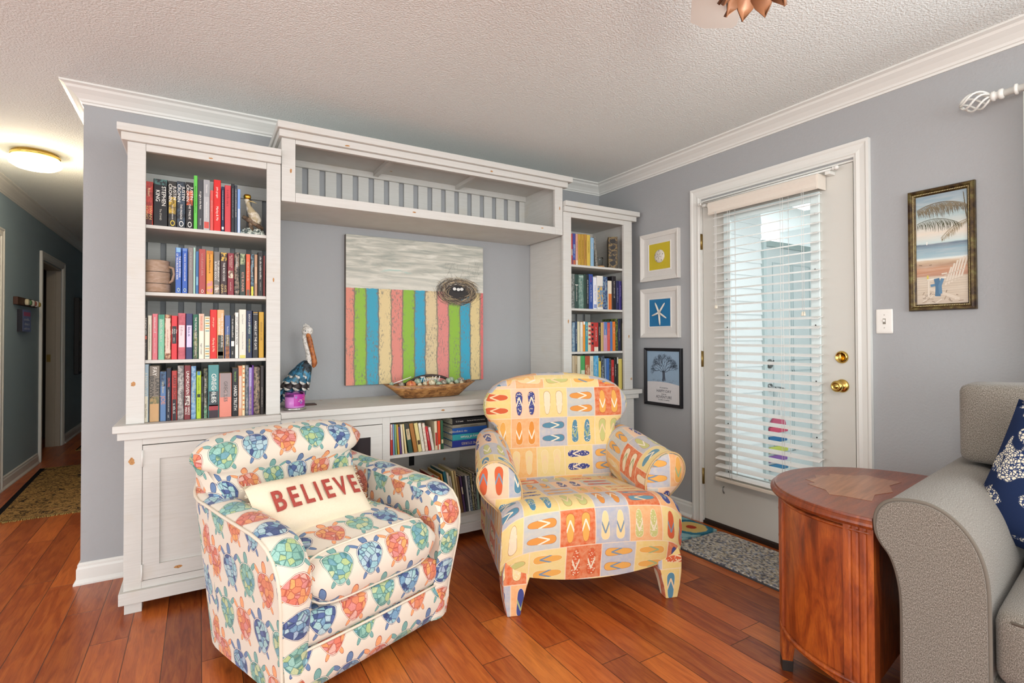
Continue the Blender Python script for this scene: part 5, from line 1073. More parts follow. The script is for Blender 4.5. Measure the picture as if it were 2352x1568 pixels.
sd = MB().lathe([(0.046, 0), (0.044, 0.004), (0.03, 0.009), (0.001, 0.011)], 30, M4=Matrix.Translation((0.002, -0.0134, 0.0)) @ Matrix.Rotation(PI/2, 4, 'X')).build('sand_dollar', flat('#d9d2c6'), p)
mb = MB()
for i in range(5):
    a = PI/2+2*PI*i/5; mb.rbox(0.002+0.036*math.cos(a), -0.0190, 0.036*math.sin(a), 0.005, 0.006, 0.009, 0.0015, 3)
for i in range(5):
    a = PI/2+PI/5+2*PI*i/5; mb.tube([(0.002+0.006*math.cos(a), -0.0248, 0.006*math.sin(a)), (0.002+0.024*math.cos(a), -0.0232, 0.024*math.sin(a))], 0.0010, 5)
mb.build('petal_marks', flat('#7f6f5a'), sd)
p2 = shellframe('white framed starfish on blue, middle picture left of the door', -0.650, 1.343, 0.345, flat('#2272a3'))
mb = MB()
for k, (a, L) in enumerate(((118, 0.080), (52, 0.082), (196, 0.072), (-32, 0.076), (-86, 0.088))):
    c, s = math.cos(R(a)), math.sin(R(a)); mb.tube([(0, -0.0195, 0), (c*L*0.4, -0.0195, s*L*0.4), (c*L*0.8, -0.0188, s*L*0.8), (c*L, -0.018, s*L)], [0.0075, 0.0068, 0.0058, 0.0025], 8)
mb.build('starfish', flat('#e3dccf'), p2)
# tree poster
p3 = wallpic('framed_poster', 'black framed poster of a leafless tree with lettering, lowest left of the door', -0.672, 0.8985)
w, h = 0.337, 0.398
frame(p3, w, h, 0.021, 0.020, flat('#17151a', 0.35)); box('paper', -w/2+0.0205, w/2-0.0205, -0.008, -0.003, -h/2+0.0205, h/2-0.0205, flat('#d9d6d6'), p3)
mb = MB(); mb.mat(flat('#93abc0')); n = 16
lo = [(-0.1475+0.295*i/n, -0.038+0.010*math.sin(PI*i/n)-0.012*(i/n)) for i in range(n+1)]
mb.add([(x, -0.0083, z) for x, z in lo]+[(0.1475, -0.0083, 0.178), (-0.1475, -0.0083, 0.178)], [tuple(range(n+3))])
mb.mat(flat('#e8e6e2')); mb.v; mb.build('printed_sky', None, p3)
mb = MB(); random.seed(4)
def branch(x, z, a, L, w, d):
    x2, z2 = x+L*math.cos(a), z+L*math.sin(a); m = (x+x2)/2+0.15*L*math.sin(a)*random.uniform(-1, 1), (z+z2)/2+0.15*L*math.cos(a)*random.uniform(-1, 1)
    ribbon(mb, [(x, z), m, (x2, z2)], w, -0.0086, False)
    if d == 0: return
    for k in range(2 if d < 3 else 3): branch(x2, z2, a+random.uniform(-0.75, 0.75), L*random.uniform(0.68, 0.86), w*0.66, d-1)
for a in (0.35, 0.8, 1.2, 1.55, 1.9, 2.35, 2.8): branch(0.008+0.008*math.cos(a), 0.035, a, 0.036, 0.0034, 5)
ribbon(mb, [(0.0, -0.028), (0.004, 0.0), (0.003, 0.045)], 0.016, -0.0086, False); ribbon(mb, [(0.018, -0.026), (0.014, 0.0), (0.012, 0.04)], 0.010, -0.0087, False)
for k in range(60): x = random.uniform(-0.12, 0.13); z = random.uniform(-0.034, -0.018); ribbon(mb, [(x, z), (x+0.004, z+0.001)], 0.0014, -0.0086, False)
mb.build('printed_tree', flat('#4c5664'), p3)
for s, sz, z in (("IT'S ALWAYS A", 0.012, -0.075), ('HAPPY DAY', 0.027, -0.0975), ('WHEN AN', 0.010, -0.1185), ('ADVENTURE', 0.027, -0.138), ('IS GOING TO HAPPEN', 0.011, -0.158)):
    text('lettering', s, flat('#55585f'), sz, (0.006, -0.0085, z), (PI/2, 0, 0), p3, sx=0.92)
# beach picture
p4 = wallpic('framed_beach_picture', 'tall beach picture with a beaded dark bronze frame right of the door', -2.259, 1.548)
w, h = 0.238, 0.532
def bronze():
    g = G('rubbed_bronze_frame'); n = g.noise(g.coord(), 28, 5, 0.65); return g.done(g.ramp(n, [(0.35, '#2c1c12'), (0.52, '#54401f'), (0.66, '#6a6238'), (0.8, '#8c6a35')]), 0.35, 0.5)
frame(p4, w, h, 0.028, 0.024, bronze(), prof=[(0, 0), (0, 0.016), (0.004, 0.024), (0.012, 0.025), (0.018, 0.017), (0.022, 0.016), (0.028, 0.010), (0.028, 0.004)])
mb = MB(); bw_, bh = w/2-0.0205, h/2-0.0205
def bead(x, z): mb.lathe([(0.0001, 0.0022), (0.0021, 0.0012), (0.0025, 0), (0.0021, -0.001)], 6, M4=Matrix.Translation((x, -0.0175, z)) @ Matrix.Rotation(PI/2, 4, 'X'), caps=False)
nx, nz = 34, 86
for i in range(nx+1):
    for s in (-1, 1): bead(-bw_+2*bw_*i/nx, s*bh)
for i in range(1, nz):
    for s in (-1, 1): bead(s*bw_, -bh+2*bh*i/nz)
mb.build('beading', flat('#e8d9a8', 0.25, 0.6), p4)
g = G('beach_painting'); x, y, z = g.sep(g.coord()); nn_ = g.noise(g.vec(x*6.0, z*60.0, 0.0), 1.3, 4, 0.6, 0.3)
zz2 = z + (nn_-0.5)*0.012 + x*0.02
c = g.ramp((zz2+0.25)/0.5, [(0.0, '#b5a594'), (0.10, '#c6b6a2'), (0.255, '#c9bba8'), (0.27, '#b07a5e'), (0.33, '#c08f6e'), (0.36, '#a88468'), (0.40, '#c9b295'), (0.415, '#dfe3dd'), (0.43, '#9fb8c0'), (0.50, '#86a2b0'), (0.545, '#566a7c'), (0.553, '#bcd0d0'), (0.64, '#dcd0c0'), (0.78, '#a5b9bb'), (1.0, '#7e93a3')])
BEACH = g.done(g.mix(g.sm(nn_, 0.4, 0.7)*0.25, c, hx('#e6ddd0')), 0.5)
box('picture', -w/2+0.0275, w/2-0.0275, -0.0065, -0.003, -h/2+0.0275, h/2-0.0275, BEACH, p4)
mb = MB(); random.seed(2)
def frond(x0, z0, x1, z1, sag, L, n, c, dn=-1, wv=0.0022):
    mb.mat(flat(c)); P_ = []
    for i in range(n+1):
        t = i/n; P_.append((x0+(x1-x0)*t, z0+(z1-z0)*t+sag*4*t*(1-t)))
    ribbon(mb, P_, 0.002, -0.0068, False)
    for i, (px, pz) in enumerate(P_):
        for k in range(2):
            l = L*(0.5+math.sin(PI*min(0.95, i/n+0.05))*0.7)*random.uniform(0.8, 1.1); a = -PI/2+(x1-x0)*random.uniform(1.0, 3.5)*(1 if k else 0.4)
            q = (px+l*math.cos(a), pz+l*math.sin(a)); 
            lim = lambda p: (max(-0.0905, min(0.0905, p[0])), max(-0.235, min(0.235, p[1])))
            ribbon(mb, [lim((px, pz)), lim(((px+q[0])/2+0.002, (pz+q[1])/2+0.002)), lim(q)], wv, -0.0069-0.00005*random.random())
frond(-0.088, 0.175, 0.088, 0.170, 0.028, 0.055, 46, '#6f6552'); frond(-0.088, 0.180, 0.085, 0.178, 0.022, 0.04, 40, '#857a64')
frond(-0.088, 0.118, 0.062, 0.100, 0.022, 0.048, 30, '#55553f', wv=0.0018); frond(0.0, 0.045, 0.089, 0.110, 0.012, 0.030, 22, '#8a7a58', wv=0.0017); frond(0.078, 0.228, 0.089, 0.12, 0.0, 0.03, 20, '#6a6048', wv=0.0015)
mb.build('painted_palm', None, p4)
mb = MB(); 
def line(pts, w_, c, y=-0.0070): mb.mat(flat(c)); ribbon(mb, pts, w_, y, False)
for i in range(6): line([(0.013+0.011*i, -0.160+0.006*i), (0.035+0.011*i, -0.070+0.007*i-0.0016*(i-3)**2)], 0.0062, '#d9cdbd', -0.0070)
line([(0.010, -0.118), (0.078, -0.094)], 0.004, '#c7b8a6', -0.0072); line([(0.004, -0.150), (0.072, -0.128)], 0.004, '#c7b8a6', -0.0072)
line([(-0.052, -0.132), (0.016, -0.126)], 0.007, '#e3dacb', -0.0073); line([(-0.047, -0.134), (-0.047, -0.205)], 0.0065, '#ddd2c2', -0.0073); line([(-0.044, -0.170), (0.060, -0.220)], 0.012, '#d6c9b8', -0.0071); line([(0.0, -0.110), (0.02, -0.108)], 0.006, '#d9cdbd', -0.0072)
line([(-0.018, -0.128), (-0.012, -0.165), (-0.014, -0.205)], 0.020, '#4f7391', -0.0075); line([(0.004, -0.130), (-0.006, -0.160), (-0.004, -0.195)], 0.012, '#5d83a0', -0.0076); line([(-0.040, -0.158), (-0.018, -0.155)], 0.011, '#5d83a0', -0.0074)
line([(-0.050, -0.128), (-0.050, -0.112)], 0.006, '#d4c25a', -0.0074)
for k in range(26): x0 = random.uniform(-0.088, 0.06); z0 = random.uniform(-0.235, -0.195); line([(x0, z0), (x0+random.uniform(0.004, 0.02), z0+random.uniform(-.006, .018))], 0.0025, random.choice(['#8a7868', '#e0d6c8', '#9c8a78']), -0.0070-0.0001*random.random())
for k in range(9): z0 = -0.115-0.010*k; line([(-0.090, z0), (0.0905, z0+0.003)], 0.0008, '#a89a88', -0.00655)
line([(-0.052, 0.022), (-0.051, 0.035)], 0.004, '#eeeae2', -0.0070); line([(-0.082, -0.064), (-0.070, -0.066)], 0.002, '#5a4a3c'); line([(-0.044, -0.068), (-0.034, -0.067)], 0.002, '#5a4a3c')
mb.build('painted_beach_chair', None, p4)
# light switch
sw = wallpic('light_switch', 'white toggle light switch on the wall right of the exterior door', -2.036, 1.2405, 'switch')
MB().rbox(0, -0.003, 0, 0.070, 0.006, 0.114, 0.003, 6).build('wall_plate', flat('#ece8e1', 0.3), sw)
box('toggle_slot', -0.006, 0.006, -0.0068, -0.0058, -0.013, 0.013, flat('#8c8579'), sw); MB().rbox(0, -0.0095, 0.003, 0.008, 0.010, 0.012, 0.002, 4).build('toggle', flat('#ece8e1', 0.3), sw)
for z in (-0.030, 0.030): MB().lathe([(0.0028, 0), (0.0024, 0.001), (0.001, 0.001)], 10, M4=Matrix.Translation((0, -0.006, z)) @ Matrix.Rotation(PI/2, 4, 'X')).build('screw', flat('#b9b3a8', 0.3), sw)

# ------------------------------------------------------------------ turtle print swivel chair (local -y faces out)
tc = thing('swivel_armchair', 'cream barrel armchair printed with sea turtles in front of the left cabinet', 'armchair', (-2.200, -1.372, 0), R(21))
TF = M['turtle']; PIPE = flat('#e2d6c2', 0.8)
def prof_lerp(tab, z):
    if z <= tab[0][0]: return tab[0][1]
    for (a, b), (c, d) in zip(tab[:-1], tab[1:]):
        if z <= c: return b+(d-b)*(z-a)/(c-a)
    return tab[-1][1]
def xo(z): return 0.340+0.055*min(1.0, max(0.0, (z-0.06)/0.52))
FR = [(0.0, 0.055), (-0.004, 0.13), (-0.012, 0.20), (-0.026, 0.28), (-0.040, 0.36), (-0.045, 0.42), (-0.040, 0.465), (-0.022, 0.505), (0.008, 0.535), (0.050, 0.553), (0.10, 0.562), (0.20, 0.570), (0.30, 0.578), (0.42, 0.590)]
RX, RY, YA = 1.0, 0.33, 0.42
arcs = [R(180-7.5*i) for i in range(1, 24)]
def outer_path():
    P_ = [Vector((-xo(z), y, z)) for y, z in FR]
    for a in arcs:
        z = 0.590+0.11*math.sin(a)**2; s = 2/2.6; c, q = math.cos(a), math.sin(a)
        P_.append(Vector((xo(z)*math.copysign(abs(c)**s, c), YA+RY*abs(q)**s, z)))
    return P_+[Vector((xo(z), y, z)) for y, z in FR[::-1]]
def inner_path():
    def th(z): return 0.088+0.030*min(1, max(0, (z-0.2)/0.4))
    P_ = [Vector((-(xo(z)-th(z)), y+(0.0 if z < 0.5 else 0.006), z-(0 if z < 0.45 else 0.004))) for y, z in FR]
    for a in arcs:
        z = 0.586+0.11*math.sin(a)**2; s = 2/2.6; c, q = math.cos(a), math.sin(a)
        P_.append(Vector(((xo(z)-0.118)*math.copysign(abs(c)**s, c), YA+(RY-0.12)*abs(q)**s, z)))
    return P_+[Vector((xo(z)-th(z), y+(0.0 if z < 0.5 else 0.006), z-(0 if z < 0.45 else 0.004))) for y, z in FR[::-1]]
OP, IP = outer_path(), inner_path(); NP = len(OP)
def band_rings():
    rows = []
    for k in range(NP):
        o, i = OP[k], IP[k]; t = (OP[min(k+1, NP-1)]-OP[max(k-1, 0)]).normalized(); ac = (i-o)
        nrm = ac.cross(t).normalized()
        if nrm.z < -0.2 or (abs(nrm.z) < 0.3 and nrm.y > 0 and (k < 8 or k > NP-9)): nrm = -nrm
        rows.append([o+ac*s+nrm*0.017*(1-(2*s-1)**2)**0.8 for s in (0, 0.1, 0.3, 0.5, 0.7, 0.9, 1.0)])
    return rows
class UVM(MB):
    """grid with its own arc-length uv"""
    def grid(s, rows, swap=False, off=(0, 0)):
        n = len(rows[0]); us = [0.0]; mid = len(rows[0])//2
        for a, b in zip(rows[:-1], rows[1:]): us.append(us[-1]+(b[mid]-a[mid]).length)
        base = s.add([p for r in rows for p in r], [(i*n+j, i*n+j+1, (i+1)*n+j+1, (i+1)*n+j) for i in range(len(rows)-1) for j in range(n-1)], True)
        for i, r in enumerate(rows):
            v = 0.0
            for j, p in enumerate(r):
                if j: v += (p-r[j-1]).length
                q = (us[i], v) if not swap else (v, us[i]); s.uvs[base+i*n+j] = (q[0]+off[0], q[1]+off[1])
        return s
    def build(s, name, mat, parent, **k):
        o = super().build(name, mat, parent, uv='box', **k); lay = o.data.uv_layers[0]
        for p in o.data.polygons:
            for li in p.loop_indices:
                vi = o.data.loops[li].vertex_index
                if vi in s.uvs: lay.data[li].uv = s.uvs[vi]
        return o
rows = band_rings()
# arms + back shell: outer wall, padded band and inner wall in one upholstered part
sh = UVM(); sh.grid(rows, swap=False, off=(0.03, 0.02))
ko = 13; nz_ = 8
def side_panel(sg, inner):
    """flat arm side bounded by the front curve"""
    path = [OP, IP][inner][:ko+1]; zb = 0.055 if not inner else 0.25
    pts = [p for p in path if p.z >= zb-1e-6]; off = 0.0
    poly = [Vector((sg*p.x, p.y, p.z)) for p in pts]
    xb = -xo(zb)+(0.085 if inner else 0)
    poly.append(Vector((sg*xb, YA, zb)))
    if inner: poly.append(Vector((sg*xb, pts[0].y+0.01, zb)))
    return poly
for sg in (1, -1):
    for inn in (0, 1):
        p = side_panel(sg, inn); sh.add(p, [tuple(range(len(p)))], False)
# barrel back wall
wall = []
for k in range(ko, NP-ko):
    o = OP[k]; t = (k-ko)/(NP-2*ko-1); a = PI-PI*t; s = 2/2.6; c, q = math.cos(a), math.sin(a)
    b = Vector((xo(0.055)*math.copysign(abs(c)**s, c), YA+(RY-0.04)*abs(q)**s, 0.055)); wall.append([o+(b-o)*j/nz_ for j in range(nz_+1)])
sh.grid(wall, off=(0.2, 0.11))
wall = []
for k in range(ko, NP-ko):
    i_ = IP[k]; wall.append([i_+(Vector((i_.x*0.95, i_.y-0.01, 0.25))-i_)*j/4 for j in range(5)])
sh.grid(wall)
sh.build('upholstered_shell', TF, tc)
mb = MB(); mb.tube(OP, 0.0055, 6)
mb.tube([Vector((-0.352, -0.011, 0.192)), Vector((-0.2, -0.019, 0.192)), Vector((0, -0.022, 0.192)), Vector((0.2, -0.019, 0.192)), Vector((0.352, -0.011, 0.192))], 0.0045, 6); mb.build('piping', PIPE, tc)
# front rail: lower panel and upper band
def frontpiece(z0, z1, w, bulge, y0, name, nz=6):
    g_ = UVM(); rws = []
    for i in range(21):
        x = -w+2*w*i/20; r = []
        for j in range(nz+1):
            z = z0+(z1-z0)*j/nz; r.append(Vector((x*(1+0.02*(j/nz)), y0-bulge*(1-(x/w)**2)**0.5*0.5-0.012*math.sin(PI*j/nz)-0.010*j/nz, z)))
        r.append(Vector((x, y0+0.06, z1+0.002))); r.insert(0, Vector((x, y0+0.06, z0))); rws.append(r)
    g_.grid(rws, off=(0.05, 0.03 if z0 < 0.1 else 0.09)); return g_.build(name, TF, tc)
frontpiece(0.055, 0.190, 0.342, 0.012, 0.0, 'lower_front_panel'); frontpiece(0.196, 0.292, 0.268, 0.012, -0.006, 'front_band')
MB().box(-0.27, 0.27, 0.05, 0.60, 0.048, 0.30).build('seat_deck', flat('#b8ab98'), tc)
MB().lathe([(0.001, 0.0), (0.22, 0.0), (0.225, 0.006), (0.22, 0.018), (0.06, 0.022), (0.06, 0.044)], 30, c=(0, 0.34, 0.0)).build('swivel_base', flat('#2a2320', 0.4), tc)
# seat cushion
def crownfn(q, ux, uy, uz): return q+Vector((0, 0, 0.0))
def cushion_uv(o, axis_top=True): pass
sc = UVM(); prof = []
for i in range(25):
    a = -PI/2+PI*i/24; prof.append((0.0-0.0, 0))
pr = [(0.47, 0.318), (0.20, 0.312), (0.02, 0.300), (-0.020, 0.306), (-0.040, 0.325), (-0.050, 0.360), (-0.052, 0.395), (-0.044, 0.430), (-0.022, 0.455), (0.02, 0.466), (0.12, 0.478), (0.25, 0.484), (0.38, 0.482), (0.47, 0.47)]
rws = []
for i in range(25):
    s = -1+2*i/24; e = 1-abs(s)**8*0.9; x = 0.276*s; rr = []
    for y, z in pr:
        zz_ = 0.39+(z-0.39)*(e if z > 0.39 else 0.25+0.75*e)+0.018*(1-s*s)*(1 if z > 0.44 else 0)*min(1, max(0, (y+0.05)/0.2)); yy_ = y+(0.035*(abs(s)**6) if y < 0.1 else 0); rr.append(Vector((x, yy_, zz_)))
    rws.append(rr)
sc.grid(rws, off=(0.04, 0.115))
for r in (rws[0], rws[-1]): sc.add(r, [tuple(range(len(r)))], False)
cu = sc.build('seat_cushion', TF, tc)
mb = MB()
for zc in (0, 1):
    mb.tube([rws[i][9 if zc else 3]+Vector((0, -0.004, 0.002)) for i in range(0, 25)], 0.004, 6)
mb.build('cushion_piping', PIPE, cu)
# back with rolled head
bk = UVM(); bp_ = [(0.44, 0.40, 0.262), (0.415, 0.46, 0.268), (0.42, 0.54, 0.275), (0.445, 0.62, 0.29), (0.458, 0.665, 0.325), (0.435, 0.69, 0.355), (0.425, 0.72, 0.365), (0.432, 0.755, 0.368), (0.455, 0.788, 0.366), (0.495, 0.812, 0.360), (0.54, 0.82, 0.356), (0.59, 0.812, 0.352), (0.635, 0.785, 0.350), (0.66, 0.745, 0.350), (0.665, 0.70, 0.348), (0.645, 0.665, 0.33), (0.66, 0.60, 0.30)]
rws = []
for i in range(29):
    s = -1+2*i/28; rr = []
    for y, z, w in bp_:
        e = abs(s)**7; cy_, cz_ = 0.545, 0.745
        yy_, zz_ = y, z
        if z > 0.66: yy_ = cy_+(y-cy_)*(1-0.62*e); zz_ = cz_+(z-cz_)*(1-0.62*e)
        rr.append(Vector((-0.075+s*(w-0.025), yy_-0.035*s*s+0.012*(1-s*s)*(z < 0.62), zz_-0.012*s*s)))
    rws.append(rr)
bk.grid(rws, off=(0.06, 0.0))
for r in (rws[0], rws[-1]): bk.add(r, [tuple(range(len(r)))], False)
bk.build('rolled_backrest', TF, tc)
# lumbar pillow with lettering
pw = thing('lumbar_pillow', 'cream lumbar pillow reading BELIEVE resting in the turtle print armchair', 'pillow', (0, 0, 0))
def pillow(name, w, h, t, mat, par, n=16, uv=None, pinch=0.06):
    mb = MB(); f = []
    for sd_ in (-1, 1):
        rws_ = []
        for i in range(n+1):
            r = []
            for j in range(n+1):
                u, v = -1+2*i/n, -1+2*j/n; th_ = t/2*((1-u**4)*(1-v**4))**0.5
                r.append(Vector((w/2*u*(1-pinch*(1-v*v)*0.6), sd_*th_+0.004*math.sin(u*9+v*5)*(1-u*u)*(1-v*v), h/2*v*(1-pinch*(1-u*u)))))
            rws_.append(r)
        mb.loft(rws_, caps=False, closed=False)
    return mb.build(name, mat, par, uv=uv)
PMAT = Matrix.Translation((-2.375, -1.150, 0.560)) @ Matrix.Rotation(R(20), 4, 'Z') @ Matrix.Rotation(R(-44), 4, 'X') @ Matrix.Rotation(R(1), 4, 'Y') @ Matrix.Scale(1.12, 4)
pw.matrix_world = PMAT
pillow('cushion_body', 0.395, 0.205, 0.10, M['linen'], pw)
REDP = art_mat('#a23a30', '#c98878', 700, 0.62)
x = -0.155
lt = 'BELIEVE'; wds = [0.046, 0.042, 0.040, 0.026, 0.042, 0.050, 0.042]
for ch, wd in zip(lt, wds):
    cx_ = x+wd/2; u = cx_/0.1975; yv = -0.05*((1-u**4))**0.5-0.0058
    o = text('lettering', ch, REDP, 0.098, (cx_, yv, -0.002), (PI/2, 0, 0), pw, ext=0.0008, sx=0.66, fat=0.0022); x += wd+0.0035
    for vtx in o.data.vertices:
        lx = cx_+vtx.co.x*0.66; lz = -0.002+vtx.co.y; uu, vv = lx/0.1975, lz/0.1025
        vtx.co.z = vtx.co.z+0.05*((1-uu**4)*(1-vv**4))**0.5-0.05*(1-u**4)**0.5+0.0
mb = MB(); random.seed(31)
for k in range(150):
    s = random.choice((0, 1, 2, 3)); a = random.uniform(-1, 1); L = random.uniform(0.005, 0.013)
    p = {0: (0.1975*a, 0.1015*(1-0.06*(1-a*a))), 1: (0.1975*a, -0.1015*(1-0.06*(1-a*a))), 2: (0.197*(1-0.036*(1-a*a)), 0.1*a), 3: (-0.197*(1-0.036*(1-a*a)), 0.1*a)}[s]
    d = {0: (random.uniform(-.5, .5), 1), 1: (random.uniform(-.5, .5), -1), 2: (1, random.uniform(-.5, .5)), 3: (-1, random.uniform(-.5, .5))}[s]
    mb.tube([(p[0], 0, p[1]), (p[0]+d[0]*L, random.uniform(-.004, .004), p[1]+d[1]*L)], 0.0008, 4)
mb.build('frayed_edge', M['linen'], pw)

# ------------------------------------------------------------------ flip-flop print armchair
yc = thing('upholstered_armchair', 'yellow armchair printed with flip-flops, fully upholstered down to its legs', 'armchair', (-1.265, -1.452, 0), R(-18.9))
SF = M['sandal']
sb = UVM(); prf = [(0.62, 0.405), (0.45, 0.418), (0.28, 0.432), (0.12, 0.448), (0.05, 0.456), (0.012, 0.452), (-0.014, 0.438), (-0.030, 0.412), (-0.036, 0.37), (-0.034, 0.31), (-0.026, 0.25), (-0.014, 0.20), (-0.004, 0.0)]
rws = []; hwid = 0.405
for i in range(31):
    s = -1+2*i/30; x = hwid*(1 if abs(s) < 1 else 1)*s; zb = 0.132+0.030*min(1, (abs(x)/0.30))**2; rr = []
    e = abs(s)**10
    for j, (y, z) in enumerate(prf):
        z = zb if j == len(prf)-1 else z
        yy_ = y+(0.030*e if y < 0.1 else 0)-0.014*(1-s*s)*(y < 0.05); zz_ = z-(0.035*e if z > 0.40 else 0)+0.012*(1-s*s)*(z > 0.40)
        rr.append(Vector((x*(1.0+0.03*math.sin(PI*min(1, max(0, (0.46-z)/0.46)))), yy_, zz_)))
    rws.append(rr)
sb.grid(rws, off=(0.02, 0.11))
L0, Rn = rws[0], rws[-1]
for r in (L0, Rn):
    pts = r+[Vector((r[0].x, 0.62, 0.165))]; sb.add(pts, [tuple(range(len(pts)))], False)
sb.add([Vector((-hwid, 0.62, 0.165)), Vector((hwid, 0.62, 0.165)), Vector((hwid, 0.62, 0.41)), Vector((-hwid, 0.62, 0.41))], [(0, 1, 2, 3)])
sb.add([Vector((-hwid, 0.62, 0.165)), Vector((hwid, 0.62, 0.165)), Vector((hwid, 0.0, 0.165)), Vector((-hwid, 0.0, 0.165))], [(0, 1, 2, 3)])
sb.build('seat', SF, yc)
def leg(name, pts):
    """pts: (cx, cy, z, wx, wy)"""
    mb = MB(); mb.loft([[Vector((cx+sx*wx/2, cy+sy*wy/2, z)) for sx, sy in ((-1, -1), (1, -1), (1, 1), (-1, 1))] for cx, cy, z, wx, wy in pts], smooth=False)
    return mb.build(name, SF, yc, bevel=0.006, uv='box', uvoff=(0.03*len(pts), 0.02))
for s in (-1, 1):
    leg('leg', [(s*0.362, 0.022, 0.0, 0.058, 0.056), (s*0.363, 0.026, 0.06, 0.080, 0.072), (s*0.358, 0.030, 0.12, 0.102, 0.086), (s*0.348, 0.034, 0.18, 0.124, 0.094), (s*0.340, 0.040, 0.24, 0.110, 0.085)])
    leg('leg', [(s*0.312, 0.69, 0.0, 0.048, 0.048), (s*0.315, 0.65, 0.08, 0.060, 0.060), (s*0.32, 0.60, 0.19, 0.085, 0.085)])
# flared rolled arms
asec = [(-0.318, 0.395), (-0.302, 0.43), (-0.298, 0.48), (-0.308, 0.53), (-0.332, 0.575), (-0.372, 0.610), (-0.420, 0.625), (-0.465, 0.612), (-0.492, 0.580), (-0.500, 0.540), (-0.490, 0.500), (-0.462, 0.460), (-0.425, 0.425), (-0.400, 0.395), (-0.385, 0.36), (-0.33, 0.36)]
asec = [(p.x, p.y) for p in smooth_path([(a, b, 0) for a, b in asec], 3, True)]
def arm(sg):
    g_ = UVM(); rr = []
    stations = [(0.105, 0.90, 0.0), (0.110, 0.97, 0.0), (0.122, 1.0, 0.0), (0.16, 1.0, 0.004), (0.26, 1.0, 0.018), (0.36, 0.98, 0.036), (0.46, 0.95, 0.056), (0.56, 0.90, 0.072), (0.62, 0.86, 0.08)]
    for y, sc_, dz in stations:
        cx_, cz_ = -0.39+0.02*(y-0.12)/0.5, 0.50
        r = [Vector((sg*(cx_+(px-cx_)*sc_+0.05*max(0, (y-0.12)/0.5)), y+(0.035 if True else 0)*(0 if j > 12 else 0), cz_+(pz-cz_)*sc_+dz)) for j, (px, pz) in enumerate(asec)]
        r.append(r[0].copy()); rr.append(r)
    g_.grid(rr[1:], swap=True, off=(0.1, 0.05))
    front = [p for p in rr[2][:-1]]; c = sum(front, Vector())/len(front); n = len(front)
    mid = [c+(p-c)*0.75+Vector((0, -0.024, 0)) for p in front]; rim = [c+(p-c)*0.95+Vector((0, -0.012, 0)) for p in front]
    b = g_.add([c+Vector((0, -0.028, 0))]+mid+rim+front, [(0, 1+i, 1+(i+1) % n) for i in range(n)]+[(1+i, 1+n+i, 1+n+(i+1) % n, 1+(i+1) % n) for i in range(n)]+[(1+n+i, 1+2*n+i, 1+2*n+(i+1) % n, 1+n+(i+1) % n) for i in range(n)], True)
    o = g_.build('arm', SF, yc)
    MB().tube([p+Vector((0, -0.006, 0)) for p in front[:-6]], 0.0045, 6).build('piping', flat('#c9a878'), o)
arm(1); arm(-1)
# back with a wide lobed crest
bw2 = [(0.36, 0.300, 0.05), (0.44, 0.315, 0.055), (0.55, 0.325, 0.058), (0.64, 0.330, 0.060), (0.685, 0.335, 0.060), (0.705, 0.345, 0.063), (0.73, 0.372, 0.068), (0.765, 0.396, 0.074), (0.805, 0.404, 0.078), (0.845, 0.398, 0.078), (0.88, 0.378, 0.074), (0.91, 0.345, 0.068), (0.935, 0.295, 0.058), (0.953, 0.21, 0.044), (0.963, 0.12, 0.028), (0.967, 0.04, 0.010)]
g_ = MB(); rings = []
for z, w, t in bw2:
    yb = 0.575+(z-0.4)*0.10; n = 44; r = []
    for i in range(n):
        a = 2*PI*i/n; c, s = math.cos(a), math.sin(a)
        x_ = w*math.copysign(abs(c)**0.55, c); r.append(Vector((x_, yb+t*math.copysign(abs(s)**0.8, s)-0.045*(x_/0.4)**2, z+(0.012*math.cos(x_/0.4*PI/2) if z > 0.9 else 0))))
    rings.append(r)
g_.loft(rings); g_.build('backrest', SF, yc, uv='box', uvoff=(0.07, 0.03))

# ------------------------------------------------------------------ half-round end table
et = thing('end_table', 'half-round polished cherry end table with fluted corner posts beside the sofa', 'end table', (-0.760, -2.418, 0), R(9.4))
def dcurve(hw, d, n=40, y0=0.0): return [(hw*math.cos(PI*i/n), y0+d*math.sin(PI*i/n)**0.92) for i in range(n+1)]
mb = MB(); rings = []
for off, z in ((-0.020, 0.618), (-0.012, 0.618), (-0.004, 0.622), (0.0, 0.629), (-0.001, 0.636), (-0.008, 0.641), (-0.013, 0.643), (-0.014, 0.649), (-0.020, 0.650)):
    r = dcurve(0.365+off, 0.400+off); rings.append([Vector((a, b-0.002 if b > 0.001 else -0.010-off*0.3, z)) for a, b in r])
mb.loft(rings, smooth=False); top = mb.build('tabletop', M['cherry_top'], et)
inl = [(-0.165, 0.045), (-0.17, 0.12), (-0.185, 0.16), (-0.14, 0.185), (-0.105, 0.255), (-0.07, 0.245), (-0.045, 0.285), (0, 0.265), (0.045, 0.285), (0.07, 0.245), (0.105, 0.255), (0.14, 0.185), (0.185, 0.16), (0.17, 0.12), (0.165, 0.045), (0.08, 0.06), (0, 0.03), (-0.08, 0.06)]
MB().prism(inl, lambda a, b, d: Vector((a, b, d)), 0.6495, 0.6509).build('inlay', M['inlay'], top)
mb = MB(); body = dcurve(0.325, 0.360)
poly = [(a, b+0.004) for a, b in body]
mb.prism(poly, lambda a, b, d: Vector((a, b, d)), 0.150, 0.6175, smooth=False); mb.build('carcass', M['cherry'], et)
mb = MB()
outl = dcurve(0.331, 0.366)
lip = [Vector((a, b, 0)) for a, b in outl]
mb.tube([Vector((a, b, 0.153)) for a, b in outl], 0.008, 6); mb.build('lower_edge_moulding', M['cherry'], et); mb = MB(); mb.tube([Vector((a, b, 0.600)) for a, b in outl], 0.006, 6); mb.build('upper_edge_moulding', M['cherry'], et)
